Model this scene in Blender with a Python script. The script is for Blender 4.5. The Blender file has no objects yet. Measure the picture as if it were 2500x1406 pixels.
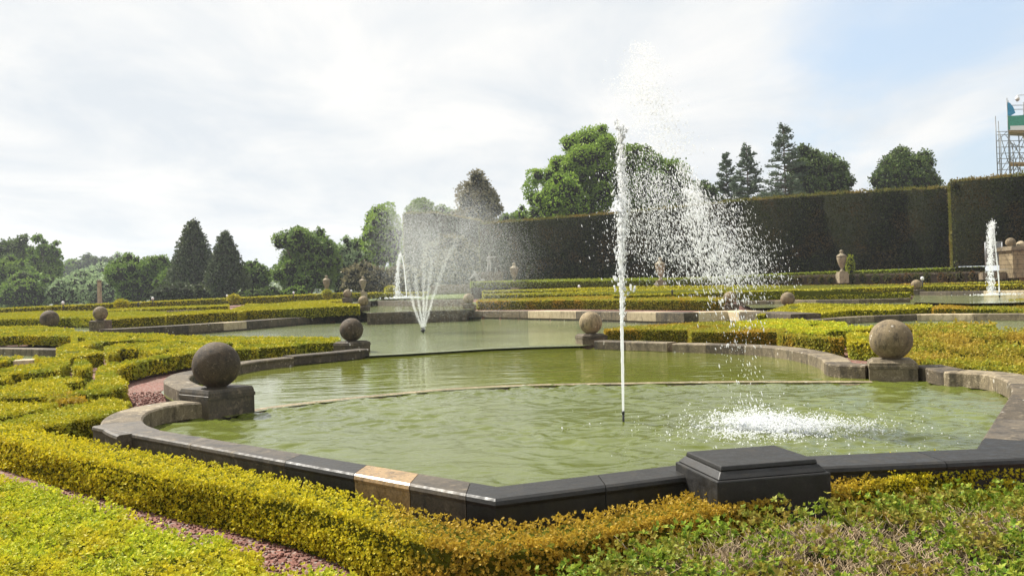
import bpy, math, random
import numpy as np
from mathutils import Vector, Matrix
from mathutils.geometry import tessellate_polygon

S = bpy.context.scene
COL = S.collection
rng = np.random.default_rng(7)
random.seed(7)

# ------------------------------------------------------------------ camera model
FPX, EYE = 2018.0, 1.65
ROLL, PITCH = math.atan(0.0305), math.atan(13 / 2018)
Fv = Vector((0, math.cos(PITCH), math.sin(PITCH)))
R0 = Vector((1, 0, 0)); U0 = Vector((0, -math.sin(PITCH), math.cos(PITCH)))
Rv = R0 * math.cos(ROLL) - U0 * math.sin(ROLL)
Uv = U0 * math.cos(ROLL) + R0 * math.sin(ROLL)

def ray(px, py):
    return Rv * ((px - 1250) / FPX) + Uv * (-(py - 703) / FPX) + Fv

def P(px, py, z):
    d = ray(px, py); t = (z - EYE) / d.z
    return Vector((d.x * t, d.y * t, z))

def PY(px, py, Y):
    d = ray(px, py); t = Y / d.y
    return Vector((d.x * t, Y, EYE + d.z * t))

FT = np.array([(0, .34), (11, .38), (14, .42), (20, .52), (27, .62), (33, .8), (40, 1.05), (50, 1.3), (65, 1.6), (80, 1.85), (100, 2.2), (300, 2.3)])
def F(Y): return np.interp(Y, FT[:, 0], FT[:, 1])
def G(Y): return np.where(np.asarray(Y) < 13, np.interp(Y, [0, 9, 13], [0, 0, .06]), np.maximum(.06, F(Y) - np.interp(Y, [13, 20, 40], [.36, .42, .5])))

def PF(px, py, f=F):
    """meet the sloping hedge-top surface z = f(Y)"""
    d = ray(px, py); lo, hi = 1.5, 100.0
    for _ in range(50):
        m = (lo + hi) / 2
        z = EYE + d.z * m / d.y
        if z > f(m): lo = m
        else: hi = m
    p = PY(px, py, lo); return Vector((p.x, lo, float(f(lo))))

cam = bpy.data.cameras.new("camera"); camo = bpy.data.objects.new("camera", cam); COL.objects.link(camo)
M = Matrix((Rv, Uv, -Fv)).transposed().to_4x4(); M.translation = Vector((0, 0, EYE)); camo.matrix_world = M
cam.sensor_width = 36; cam.lens = FPX / 2500 * 36; cam.clip_end = 5000; cam.clip_start = .05
S.camera = camo

# ------------------------------------------------------------------ materials
def newmat(name):
    m = bpy.data.materials.new(name); m.use_nodes = True
    nt = m.node_tree; b = nt.nodes["Principled BSDF"]; return m, nt, b
def N(nt, t, **kw):
    n = nt.nodes.new(t)
    for k, v in kw.items(): setattr(n, k, v)
    return n
RND = [False]
def noise(nt, scale, detail=4, rough=.55, coord='Object', stretch=None):
    tc = N(nt, 'ShaderNodeTexCoord')
    n = N(nt, 'ShaderNodeTexNoise'); n.inputs['Scale'].default_value = scale
    n.inputs['Detail'].default_value = detail; n.inputs['Roughness'].default_value = rough
    src = tc.outputs[coord]
    if RND[0]:
        oi = N(nt, 'ShaderNodeObjectInfo'); ml = N(nt, 'ShaderNodeMath', operation='MULTIPLY'); ml.inputs[1].default_value = 37.0; nt.links.new(oi.outputs['Random'], ml.inputs[0])
        av = N(nt, 'ShaderNodeVectorMath', operation='ADD'); nt.links.new(src, av.inputs[0]); nt.links.new(ml.outputs[0], av.inputs[1]); src = av.outputs[0]
    if stretch:
        mp = N(nt, 'ShaderNodeMapping'); mp.inputs['Scale'].default_value = stretch
        nt.links.new(src, mp.inputs['Vector']); src = mp.outputs['Vector']
    nt.links.new(src, n.inputs['Vector']); return n
def ramp(nt, src, stops):
    r = N(nt, 'ShaderNodeValToRGB'); e = r.color_ramp.elements
    while len(e) < len(stops): e.new(.5)
    for i, (p, c) in enumerate(stops):
        e[i].position = p; e[i].color = (*c, 1)
    nt.links.new(src, r.inputs['Fac']); return r
def mix(nt, fac, a, b, mode='MIX'):
    m = N(nt, 'ShaderNodeMix', data_type='RGBA', blend_type=mode)
    for s, v in ((m.inputs[0], fac), (m.inputs[6], a), (m.inputs[7], b)):
        if isinstance(v, (int, float)): s.default_value = v
        elif isinstance(v, tuple): s.default_value = (*v, 1)
        else: nt.links.new(v, s)
    return m.outputs[2]
def bump(nt, b, h, strength, dist=.02):
    n = N(nt, 'ShaderNodeBump'); n.inputs['Strength'].default_value = strength; n.inputs['Distance'].default_value = dist
    nt.links.new(h, n.inputs['Height']); nt.links.new(n.outputs[0], b.inputs['Normal']); return n

def foliage(name, cols, patch=None, pscale=1.2, trans=.35, rough=.55, grad=None):
    """leaf colours vary leaf by leaf; 'patch' blends another colour in by noise"""
    m, nt, b = newmat(name)
    geo = N(nt, 'ShaderNodeNewGeometry')
    r = ramp(nt, geo.outputs['Random Per Island'], [(i / max(1, len(cols) - 1), c) for i, c in enumerate(cols)])
    col = r.outputs[0]
    if patch:
        n = noise(nt, pscale, 3)
        fac = ramp(nt, n.outputs['Fac'], [(.46, (0, 0, 0)), (.62, (1, 1, 1))]).outputs[0]
        if grad:
            tc = N(nt, 'ShaderNodeTexCoord'); sx = N(nt, 'ShaderNodeSeparateXYZ'); nt.links.new(tc.outputs['Object'], sx.inputs[0])
            mr = N(nt, 'ShaderNodeMapRange'); mr.inputs[1].default_value = grad[0]; mr.inputs[2].default_value = grad[1]
            nt.links.new(sx.outputs[0], mr.inputs[0])
            mr2 = N(nt, 'ShaderNodeMapRange'); mr2.inputs[1].default_value = grad[2]; mr2.inputs[2].default_value = grad[3]
            mr2.inputs[3].default_value = 1; mr2.inputs[4].default_value = 0
            nt.links.new(sx.outputs[0], mr2.inputs[0])
            mm = N(nt, 'ShaderNodeMath', operation='MULTIPLY'); nt.links.new(mr.outputs[0], mm.inputs[0]); nt.links.new(mr2.outputs[0], mm.inputs[1])
            ad = N(nt, 'ShaderNodeMath', operation='ADD'); nt.links.new(n.outputs['Fac'], ad.inputs[0]); nt.links.new(mm.outputs[0], ad.inputs[1])
            fac = ramp(nt, ad.outputs[0], [(.62, (0, 0, 0)), (1.2, (.72, .72, .72))]).outputs[0]
        col = mix(nt, fac, col, patch)
    # fine light/dark variation
    n2 = noise(nt, 6, 3)
    v = ramp(nt, n2.outputs['Fac'], [(.3, (.72, .72, .72)), (.7, (1.15, 1.15, 1.15))])
    col = mix(nt, 1.0, col, v.outputs[0], 'MULTIPLY')
    nt.links.new(col, b.inputs['Base Color'])
    b.inputs['Roughness'].default_value = rough; b.inputs['Specular IOR Level'].default_value = .2
    if trans:
        tr = N(nt, 'ShaderNodeBsdfTranslucent'); nt.links.new(col, tr.inputs[0])
        mx = N(nt, 'ShaderNodeMixShader'); mx.inputs[0].default_value = trans
        nt.links.new(b.outputs[0], mx.inputs[1]); nt.links.new(tr.outputs[0], mx.inputs[2])
        nt.links.new(mx.outputs[0], nt.nodes['Material Output'].inputs[0])
    return m

def stone(name, base, dark, pale, rough=.8, wet=None, lichen=.5, sc=1.0, spots=True):
    RND[0] = True
    m, nt, b = newmat(name)
    n1 = noise(nt, 2.2 * sc, 6, .65); n2 = noise(nt, 14 * sc, 5, .6); n3 = noise(nt, 60 * sc, 3)
    c = ramp(nt, n1.outputs['Fac'], [(.3, dark), (.52, base), (.75, base)]).outputs[0]
    f = ramp(nt, n2.outputs['Fac'], [(.5 + .1 * (1 - lichen), (0, 0, 0)), (.72, (1, 1, 1))]).outputs[0]
    c = mix(nt, f, c, pale)
    n4 = noise(nt, 5.5 * sc, 6, .7, stretch=(1, 1, .35))
    c = mix(nt, ramp(nt, n4.outputs['Fac'], [(.50, (0, 0, 0)), (.66, (.85, .85, .85))]).outputs[0], c, tuple(x * .45 for x in dark))
    g = ramp(nt, n3.outputs['Fac'], [(.3, (.6, .6, .6)), (.7, (1.3, 1.3, 1.3))]).outputs[0]
    c = mix(nt, 1.0, c, g, 'MULTIPLY')
    oi = N(nt, 'ShaderNodeObjectInfo'); c = mix(nt, 1.0, c, ramp(nt, oi.outputs['Random'], [(0, (.70, .67, .60)), (1, (1.15, 1.11, 1.0))]).outputs[0], 'MULTIPLY')
    RND[0] = False
    if spots:
        tc = N(nt, 'ShaderNodeTexCoord'); vo = N(nt, 'ShaderNodeTexVoronoi'); vo.inputs['Scale'].default_value = 5 * sc
        nt.links.new(tc.outputs['Object'], vo.inputs['Vector'])
        fs = ramp(nt, vo.outputs['Distance'], [(.10, (1, 1, 1)), (.16, (0, 0, 0))]).outputs[0]
        sel = ramp(nt, n1.outputs['Fac'], [(.49, (0, 0, 0)), (.55, (.8, .8, .8))]).outputs[0]
        c = mix(nt, mix(nt, 1.0, fs, sel, 'MULTIPLY'), c, (.55, .52, .46))
    nt.links.new(c, b.inputs['Base Color'])
    if wet:
        rr = ramp(nt, n2.outputs['Fac'], [(.35, (wet[0],) * 3), (.65, (wet[1],) * 3)])
        nt.links.new(rr.outputs[0], b.inputs['Roughness'])
    else: b.inputs['Roughness'].default_value = rough
    mx = mix(nt, .5, n2.outputs['Fac'], n3.outputs['Fac'])
    bump(nt, b, mx, .4 if wet else .8, .01 if wet else .02)
    return m

MAT = {}
YG = [(.30, .31, .02), (.52, .48, .025), (.64, .55, .03), (.70, .57, .035)]
MAT['gold'] = foliage('golden_box_leaf', YG, (.32, .35, .03), 1.5, trans=.2)
MAT['gold_far'] = foliage('golden_box_leaf_far', [(.40, .38, .02), (.50, .45, .02), (.58, .50, .03)], (.40, .40, .03), .3, trans=.2)
MAT['edge'] = foliage('edging_box_leaf', [(.34, .36, .02), (.64, .55, .025), (.78, .64, .035)], (.44, .25, .04), 2.4, grad=(-1.2, .4, 1.5, 2.6))
MAT['yg'] = foliage('yellow_green_box_leaf', [(.24, .33, .02), (.44, .50, .03), (.58, .60, .04), (.66, .62, .05)], (.60, .52, .03), 2.2)
MAT['green'] = foliage('green_box_leaf', [(.09, .17, .015), (.20, .32, .03), (.33, .42, .045), (.38, .39, .045)], (.30, .22, .045), 3.0)
MAT['mixed'] = foliage('mixed_box_leaf', [(.22, .26, .03), (.38, .36, .03), (.46, .38, .04)], (.48, .31, .03), .9)
MAT['wild'] = foliage('patchy_box_leaf', [(.20, .26, .03), (.38, .36, .03), (.50, .42, .04)], (.46, .33, .045), .8)
MAT['yew'] = foliage('yew_leaf', [(.012, .019, .005), (.038, .054, .011), (.095, .11, .022)], (.11, .075, .024), .5, trans=.06, rough=.9)
MAT['yewtop'] = foliage('yew_lit_top', [(.12, .13, .02), (.19, .18, .03)], (.24, .16, .03), .35, trans=.3)  # paler olive: sunlight on the yew top put into its leaf colour
MAT['upgreen'] = foliage('terrace_box_leaf', [(.26, .34, .03), (.36, .42, .04)], (.30, .34, .03), .5)
MAT['climber'] = foliage('climber_leaf', [(.05, .07, .015), (.09, .10, .02), (.16, .13, .03)], (.14, .08, .03), .6)
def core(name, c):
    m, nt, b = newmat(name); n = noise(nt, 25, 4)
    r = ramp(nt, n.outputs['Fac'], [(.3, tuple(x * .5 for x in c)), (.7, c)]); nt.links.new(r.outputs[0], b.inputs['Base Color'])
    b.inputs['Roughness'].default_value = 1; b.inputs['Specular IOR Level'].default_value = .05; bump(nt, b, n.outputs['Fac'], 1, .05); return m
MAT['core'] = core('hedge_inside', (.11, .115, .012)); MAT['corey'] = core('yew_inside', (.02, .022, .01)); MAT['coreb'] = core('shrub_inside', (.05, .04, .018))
MAT['stone'] = stone('weathered_stone', (.115, .090, .058), (.05, .038, .024), (.33, .28, .20))
MAT['stone_dark'] = stone('dark_stone', (.075, .058, .038), (.025, .02, .015), (.19, .155, .11))
MAT['stone_pale'] = stone('pale_stone', (.50, .42, .30), (.38, .30, .20), (.56, .49, .38), spots=False)
MAT['stone_grey'] = stone('grey_stone', (.21, .172, .115), (.11, .088, .06), (.42, .36, .27))
MAT['wet_black'] = stone('wet_black_stone', (.013, .012, .011), (.007, .0065, .006), (.032, .028, .023), wet=(.42, .7), spots=False)
MAT['wet_grey'] = stone('damp_grey_stone', (.085, .068, .048), (.025, .02, .016), (.20, .165, .12), wet=(.48, .72), spots=False)
MAT['wet_sand'] = stone('wet_sandstone', (.33, .22, .11), (.23, .15, .075), (.40, .29, .16), wet=(.22, .5), spots=False, lichen=.3)
MAT['ball'] = stone('ball_stone', (.27, .21, .125), (.11, .082, .05), (.40, .33, .22), sc=1.6)
MAT['ball_dark'] = stone('dark_ball_stone', (.085, .060, .036), (.022, .016, .011), (.20, .155, .10), lichen=.35, sc=1.5)
MAT['mossy'] = stone('mossy_stone', (.10, .11, .04), (.05, .055, .02), (.16, .17, .08), wet=(.3, .6), spots=False)
MAT['urn'] = stone('urn_stone', (.36, .31, .22), (.20, .17, .12), (.44, .39, .30), spots=False, lichen=.3)
MAT['brick'] = stone('wall_ashlar', (.34, .27, .165), (.22, .18, .11), (.42, .36, .25), spots=False)

def water(name, base, s1, s2, k, streak, rough=.04, det=(3, 4)):
    m, nt, b = newmat(name)
    n0 = noise(nt, .35, 3)
    c = ramp(nt, n0.outputs['Fac'], [(.3, tuple(x * .85 for x in base)), (.7, tuple(x * 1.15 for x in base))])
    nt.links.new(c.outputs[0], b.inputs['Base Color'])
    b.inputs['Roughness'].default_value = rough; b.inputs['IOR'].default_value = 1.33
    a = noise(nt, s1, det[0], .5, stretch=streak); d = noise(nt, s2, det[1], .6, stretch=streak)
    mx = mix(nt, .35, a.outputs['Fac'], d.outputs['Fac'])
    bump(nt, b, mx, 1.0, k)
    return m
MAT['w_near'] = water('green_water_choppy', (.094, .112, .019), 5, 16, .012, (1, 1.4, 1))
MAT['w_mid'] = water('green_water_calm', (.125, .14, .018), 1.1, 3.4, .014, (1, 3.0, 1), rough=.02, det=(0, 1))
MAT['w_far'] = water('green_water_far', (.20, .23, .10), 2.2, 7, .03, (1, 1.6, 1))
m, nt, b = newmat('falling_water')
b.inputs['Base Color'].default_value = (.93, .95, .97, 1); b.inputs['Roughness'].default_value = .12; b.inputs['IOR'].default_value = 1.33
tr = N(nt, 'ShaderNodeBsdfTranslucent'); tr.inputs[0].default_value = (.97, .98, .99, 1)
mx = N(nt, 'ShaderNodeMixShader'); mx.inputs[0].default_value = .55
nt.links.new(b.outputs[0], mx.inputs[1]); nt.links.new(tr.outputs[0], mx.inputs[2])
tp = N(nt, 'ShaderNodeBsdfTransparent'); mx2 = N(nt, 'ShaderNodeMixShader'); mx2.inputs[0].default_value = .28; nt.links.new(mx.outputs[0], mx2.inputs[1]); nt.links.new(tp.outputs[0], mx2.inputs[2])
nt.links.new(mx2.outputs[0], nt.nodes['Material Output'].inputs[0])
MAT['drops'] = m
m, nt, b = newmat('red_gravel')
tc = N(nt, 'ShaderNodeTexCoord'); vo = N(nt, 'ShaderNodeTexVoronoi'); vo.inputs['Scale'].default_value = 42
nt.links.new(tc.outputs['Object'], vo.inputs['Vector'])
sx = N(nt, 'ShaderNodeSeparateColor'); nt.links.new(vo.outputs['Color'], sx.inputs[0])
c = ramp(nt, sx.outputs[0], [(0, (.09, .035, .025)), (.4, (.17, .06, .04)), (.8, (.24, .11, .08)), (1, (.26, .23, .20))])
n = noise(nt, 1.5, 4); f = ramp(nt, n.outputs['Fac'], [(.45, (0, 0, 0)), (.75, (.5, .5, .5))])
nt.links.new(mix(nt, f.outputs[0], c.outputs[0], (.12, .09, .06)), b.inputs['Base Color']); b.inputs['Roughness'].default_value = .9
bump(nt, b, vo.outputs['Distance'], .8, .012); MAT['gravel'] = m
m, nt, b = newmat('pebble')
geo = N(nt, 'ShaderNodeNewGeometry')
c = ramp(nt, geo.outputs['Random Per Island'], [(0, (.08, .03, .022)), (.5, (.17, .06, .042)), (.85, (.25, .12, .09)), (1, (.28, .26, .23))])
nt.links.new(c.outputs[0], b.inputs['Base Color']); b.inputs['Roughness'].default_value = .85; MAT['pebble'] = m
m, nt, b = newmat('grass'); n = noise(nt, .6, 5); c = ramp(nt, n.outputs['Fac'], [(.3, (.05, .08, .015)), (.7, (.12, .15, .03))])
nt.links.new(c.outputs[0], b.inputs['Base Color']); b.inputs['Roughness'].default_value = .95; MAT['grass'] = m
def plain(name, c, r=.6, metal=0, v=.25):
    m, nt, b = newmat(name); n = noise(nt, 8, 4)
    k = ramp(nt, n.outputs['Fac'], [(.3, tuple(x * (1 - v) for x in c)), (.7, tuple(min(1, x * (1 + v)) for x in c))])
    nt.links.new(k.outputs[0], b.inputs['Base Color']); b.inputs['Roughness'].default_value = r; b.inputs['Metallic'].default_value = metal; return m
MAT['metal'] = plain('galvanised_steel', (.42, .43, .44), .45, .4); MAT['pole'] = plain('scaffold_tube', (.17, .18, .18), .5, .2); MAT['dark_metal'] = plain('dark_metal', (.05, .05, .05), .4, .5)
MAT['bronze'] = plain('bronze', (.06, .055, .045), .45, .6); MAT['bark'] = plain('bark', (.10, .075, .05), .9); MAT['twig'] = plain('dry_twig', (.36, .27, .165), .85, v=.4)
MAT['net_blue'] = plain('blue_netting', (.03, .25, .45), .7); MAT['net_green'] = plain('green_netting', (.05, .28, .20), .7)
MAT['board'] = plain('scaffold_board', (.36, .26, .15), .8); MAT['white'] = plain('white_paint', (.75, .75, .73), .4, v=.05)
MAT['statue'] = plain('lead_statue', (.30, .29, .27), .6); MAT['skinst'] = MAT['statue']; MAT['hill'] = None
m, nt, b = newmat('clear_panel'); b.inputs['Base Color'].default_value = (.8, .85, .88, 1); b.inputs['Roughness'].default_value = .05
b.inputs['Alpha'].default_value = .18; MAT['panel'] = m
TREE = {
 'mid': foliage('broadleaf_mid', [(0.077, 0.145, 0.027), (0.156, 0.255, 0.044), (0.267, 0.379, 0.067)], (0.222, 0.311, 0.056), .12, trans=.25),
 'bright': foliage('broadleaf_bright', [(0.112, 0.199, 0.027), (0.245, 0.379, 0.050), (0.400, 0.556, 0.077)], (0.311, 0.445, 0.067), .12, trans=.3),
 'dark': foliage('broadleaf_dark', [(0.044, 0.077, 0.023), (0.100, 0.156, 0.037), (0.178, 0.245, 0.056)], (0.133, 0.178, 0.044), .12, trans=.2),
 'conif': foliage('conifer_dark', [(0.039, 0.062, 0.027), (0.077, 0.107, 0.044), (0.133, 0.166, 0.067)], (0.112, 0.133, 0.044), .12, trans=.1),
 'pine': foliage('pine_blue', [(0.067, 0.100, 0.062), (0.122, 0.166, 0.100), (0.199, 0.245, 0.156)], None, trans=.1),
 'brown': foliage('copper_leaf', [(0.133, 0.122, 0.067), (0.222, 0.199, 0.100), (0.311, 0.267, 0.133)], None, trans=.2),
 'pale': foliage('pale_willow', [(0.222, 0.311, 0.156), (0.334, 0.445, 0.222), (0.445, 0.556, 0.290)], None, trans=.3)}

# ------------------------------------------------------------------ mesh helpers
def link(name, me, mats, parent=None):
    o = bpy.data.objects.new(name, me)
    for m in (mats if isinstance(mats, (list, tuple)) else [mats]): me.materials.append(m)
    COL.objects.link(o)
    if parent: o.parent = parent
    return o
def tag(o, label=None, cat=None, group=None, kind=None):
    if label: o['label'] = label
    if cat: o['category'] = cat
    if group: o['group'] = group
    if kind: o['kind'] = kind
    return o
def empty(name, label, cat, loc, group=None):
    o = bpy.data.objects.new(name, None); COL.objects.link(o); o.location = loc; o.empty_display_size = .1
    return tag(o, label, cat, group)
class MB:
    """collects verts and faces (arrays) for one mesh; faces may have a material index"""
    def __init__(s): s.v = []; s.f = []; s.m = []; s.n = 0; s.sm = []
    def add(s, v, f, mi=0, smooth=False):
        v = np.asarray([tuple(x) for x in v] if not isinstance(v, np.ndarray) else v, float)
        s.v.append(v); off = s.n
        for a in f: s.f.append(tuple(int(i) + off for i in a)); s.m.append(mi); s.sm.append(smooth)
        s.n += len(v)
    def box(s, c, size, yaw=0, mi=0, taper=1.0):
        hx, hy, hz = [q / 2 for q in size]; v = []
        for z, t in ((-hz, 1), (hz, taper)):
            for x, y in ((-hx, -hy), (hx, -hy), (hx, hy), (-hx, hy)):
                x, y = x * t, y * t
                v.append((c[0] + x * math.cos(yaw) - y * math.sin(yaw), c[1] + x * math.sin(yaw) + y * math.cos(yaw), c[2] + z))
        s.add(v, [(3, 2, 1, 0), (4, 5, 6, 7), (0, 1, 5, 4), (1, 2, 6, 5), (2, 3, 7, 6), (3, 0, 4, 7)], mi)
    def lathe(s, prof, c=(0, 0, 0), seg=24, mi=0, square=False, yaw=0):
        v = []
        for r, z in prof:
            for k in range(seg):
                a = 2 * math.pi * (k + (.5 if square else 0)) / seg + yaw
                v.append((c[0] + r * math.cos(a), c[1] + r * math.sin(a), c[2] + z))
        f = []
        for i in range(len(prof) - 1):
            for k in range(seg):
                j = (k + 1) % seg; f.append((i * seg + k, i * seg + j, (i + 1) * seg + j, (i + 1) * seg + k))
        f.append(tuple(range(seg))[::-1]); f.append(tuple((len(prof) - 1) * seg + k for k in range(seg)))
        s.add(v, f, mi, not square)
    def tube(s, pts, r, seg=6, mi=0):
        pts = [Vector(p) for p in pts]; rs = r if isinstance(r, (list, tuple)) else [r] * len(pts)
        v = []
        for i, p in enumerate(pts):
            d = (pts[min(i + 1, len(pts) - 1)] - pts[max(i - 1, 0)]).normalized()
            a = d.cross(Vector((0, 0, 1)) if abs(d.z) < .9 else Vector((1, 0, 0))).normalized(); b = d.cross(a)
            for k in range(seg):
                t = 2 * math.pi * k / seg; v.append(p + (a * math.cos(t) + b * math.sin(t)) * rs[i])
        f = [(i * seg + k, i * seg + (k + 1) % seg, (i + 1) * seg + (k + 1) % seg, (i + 1) * seg + k) for i in range(len(pts) - 1) for k in range(seg)]
        f.append(tuple(range(seg))[::-1]); f.append(tuple((len(pts) - 1) * seg + k for k in range(seg)))
        s.add(v, f, mi, True)
    def sphere(s, c, r, seg=32, rings=20, mi=0, jit=0, sc=(1, 1, 1)):
        v = [(c[0], c[1], c[2] - r * sc[2])]
        for i in range(1, rings):
            t = math.pi * i / rings
            for k in range(seg):
                a = 2 * math.pi * k / seg
                q = r * (1 + jit * math.sin(3 * a + 5 * t) * math.sin(2.3 * t * 2 + a))
                v.append((c[0] + q * sc[0] * math.sin(t) * math.cos(a), c[1] + q * sc[1] * math.sin(t) * math.sin(a), c[2] - q * sc[2] * math.cos(t)))
        v.append((c[0], c[1], c[2] + r * sc[2])); L = len(v) - 1; f = []
        for k in range(seg): f.append((0, 1 + (k + 1) % seg, 1 + k)); f.append((L, L - seg + k, L - seg + (k + 1) % seg))
        for i in range(rings - 2):
            for k in range(seg):
                a = 1 + i * seg + k; b_ = 1 + i * seg + (k + 1) % seg; f.append((a, b_, b_ + seg, a + seg))
        s.add(v, f, mi, True)
    def build(s, name, mats, parent=None, bevel=0):
        me = bpy.data.meshes.new(name)
        v = np.concatenate(s.v) if s.v else np.zeros((0, 3))
        if parent is not None: v = v - np.array(parent.matrix_world.translation if parent.parent else parent.location)
        me.from_pydata(v.tolist(), [], s.f); me.polygons.foreach_set('material_index', s.m); me.polygons.foreach_set('use_smooth', s.sm)
        o = link(name, me, mats, parent)
        if bevel:
            bm = o.modifiers.new('bevel', 'BEVEL'); bm.width = bevel; bm.segments = 2; bm.limit_method = 'ANGLE'; bm.angle_limit = .6
        return o
def polys(name, V, k, mats, parent=None, extra=None, smooth=False):
    """V: (n,k,3) separate k-gons, plus an optional MB 'extra' using material slot 1"""
    n = len(V); me = bpy.data.meshes.new(name); vv = V.reshape(-1, 3)
    ev = np.concatenate(extra.v) if extra and extra.v else np.zeros((0, 3)); ef = extra.f if extra else []
    allv = np.concatenate([vv, ev])
    if parent is not None: allv = allv - np.array(parent.location)
    me.vertices.add(len(allv)); me.vertices.foreach_set('co', allv.astype(np.float32).ravel())
    li = np.arange(n * k); el = np.array([i + n * k for f in ef for i in f], dtype=np.int64)
    starts = np.concatenate([np.arange(n) * k, n * k + np.cumsum([0] + [len(f) for f in ef])[:-1]]) if ef else np.arange(n) * k
    tot = np.concatenate([np.full(n, k), [len(f) for f in ef]]) if ef else np.full(n, k)
    li = np.concatenate([li, el]).astype(np.int32)
    me.loops.add(len(li)); me.loops.foreach_set('vertex_index', li)
    me.polygons.add(len(starts)); me.polygons.foreach_set('loop_start', starts.astype(np.int32)); me.polygons.foreach_set('loop_total', tot.astype(np.int32))
    mi = np.zeros(len(starts), np.int32); mi[n:] = [q + 1 for q in extra.m] if ef else []
    me.polygons.foreach_set('material_index', mi); me.update(calc_edges=True)
    return link(name, me, mats, parent)
def unit(a): return a / np.maximum(1e-9, np.linalg.norm(a, axis=1, keepdims=True))
def leafquads(p, d, s, asp=.62):
    n = len(p); d = unit(d); r = rng.normal(size=(n, 3)); w = unit(np.cross(d, r)); s = np.broadcast_to(s, (n,))[:, None]
    up = np.cross(d, w) * s * .12
    return np.stack([p - d * s * .15, p + d * s * .45 + w * s * asp / 2 + up, p + d * s * .95, p + d * s * .4 - w * s * asp / 2 + up], 1)
def rosettes(p, axis, s, asp=.62, k=5):
    """sprigs: k leaves fanned round an axis"""
    n = len(p); axis = unit(axis); a = unit(np.cross(axis, rng.normal(size=(n, 3)))); b_ = np.cross(axis, a); out = []
    s = np.broadcast_to(s, (n,)); til = rng.uniform(.35, .95, n)
    for j in range(k):
        t = 6.283 * j / k + rng.normal(size=n) * .25; el = til + rng.normal(size=n) * .15
        d = (a * np.cos(t)[:, None] + b_ * np.sin(t)[:, None]) * np.cos(el)[:, None] + axis * np.sin(el)[:, None]
        w = unit(np.cross(d, axis)) ; s_ = (s * rng.uniform(.75, 1.2, n))[:, None]; up = np.cross(w, d) * s_ * .10
        out.append(np.stack([p, p + d * s_ * .5 + w * s_ * asp / 2 + up, p + d * s_, p + d * s_ * .5 - w * s_ * asp / 2 + up], 1))
    return np.concatenate(out)
OCT = np.array([(1, 0, 0), (0, 1, 0), (-1, 0, 0), (0, -1, 0), (0, 0, 1), (0, 0, -1)], float)
OF = np.array([(0, 1, 4), (1, 2, 4), (2, 3, 4), (3, 0, 4), (1, 0, 5), (2, 1, 5), (3, 2, 5), (0, 3, 5)])
def blobs(name, p, r, vel, stretch, mat, parent=None):
    """many small drops: octahedra drawn out along vel"""
    n = len(p); r = np.broadcast_to(r, (n,)); vel = unit(np.broadcast_to(vel, (n, 3)) + 1e-6)
    a = unit(np.cross(vel, rng.normal(size=(n, 3)))); b_ = np.cross(vel, a)
    st = np.broadcast_to(stretch, (n,))
    V = p[:, None] + (OCT[None, :, 0:1] * a[:, None] + OCT[None, :, 1:2] * b_[:, None]) * r[:, None, None] + OCT[None, :, 2:3] * vel[:, None] * (r * st)[:, None, None]
    if parent is not None: V = V - np.array(parent.location)
    me = bpy.data.meshes.new(name); me.vertices.add(n * 6); me.vertices.foreach_set('co', V.astype(np.float32).ravel())
    li = (OF[None] + (np.arange(n) * 6)[:, None, None]).astype(np.int32).ravel()
    me.loops.add(len(li)); me.loops.foreach_set('vertex_index', li); me.polygons.add(n * 8)
    me.polygons.foreach_set('loop_start', np.arange(n * 8, dtype=np.int32) * 3); me.polygons.foreach_set('loop_total', np.full(n * 8, 3, np.int32))
    me.polygons.foreach_set('use_smooth', np.ones(n * 8, bool)); me.update(calc_edges=True)
    return link(name, me, mat, parent)
def pip(x, y, loops):
    c = np.zeros(len(x), bool)
    for L in loops:
        n = len(L)
        for i in range(n):
            x1, y1 = L[i][0], L[i][1]; x2, y2 = L[(i + 1) % n][0], L[(i + 1) % n][1]
            if y1 == y2: continue
            c ^= ((y1 > y) != (y2 > y)) & (x < (x2 - x1) * (y - y1) / (y2 - y1) + x1)
    return c
def vnoise(x, y, s, seed=0):
    return (np.sin(x * s * 1.7 + seed) * np.sin(y * s * 2.1 + seed * 1.3) + np.sin(x * s * 3.9 + y * s * 2.7 + seed * 2) * .6 + np.sin(y * s * 5.3 - x * s * 1.9 + seed) * .4) / 2
def smooth_line(p, n=6, closed=False):
    p = [Vector(q) for q in p]; out = []; L = len(p)
    for i in range(L if closed else L - 1):
        g = lambda k: p[k % L] if closed else p[min(max(k, 0), L - 1)]
        a, b_, c, d = g(i - 1), g(i), g(i + 1), g(i + 2)
        for j in range(n):
            t = j / n
            out.append(.5 * ((2 * b_) + (c - a) * t + (2 * a - 5 * b_ + 4 * c - d) * t * t + (3 * b_ - a - 3 * c + d) * t ** 3))
    if not closed: out.append(p[-1])
    return out

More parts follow.
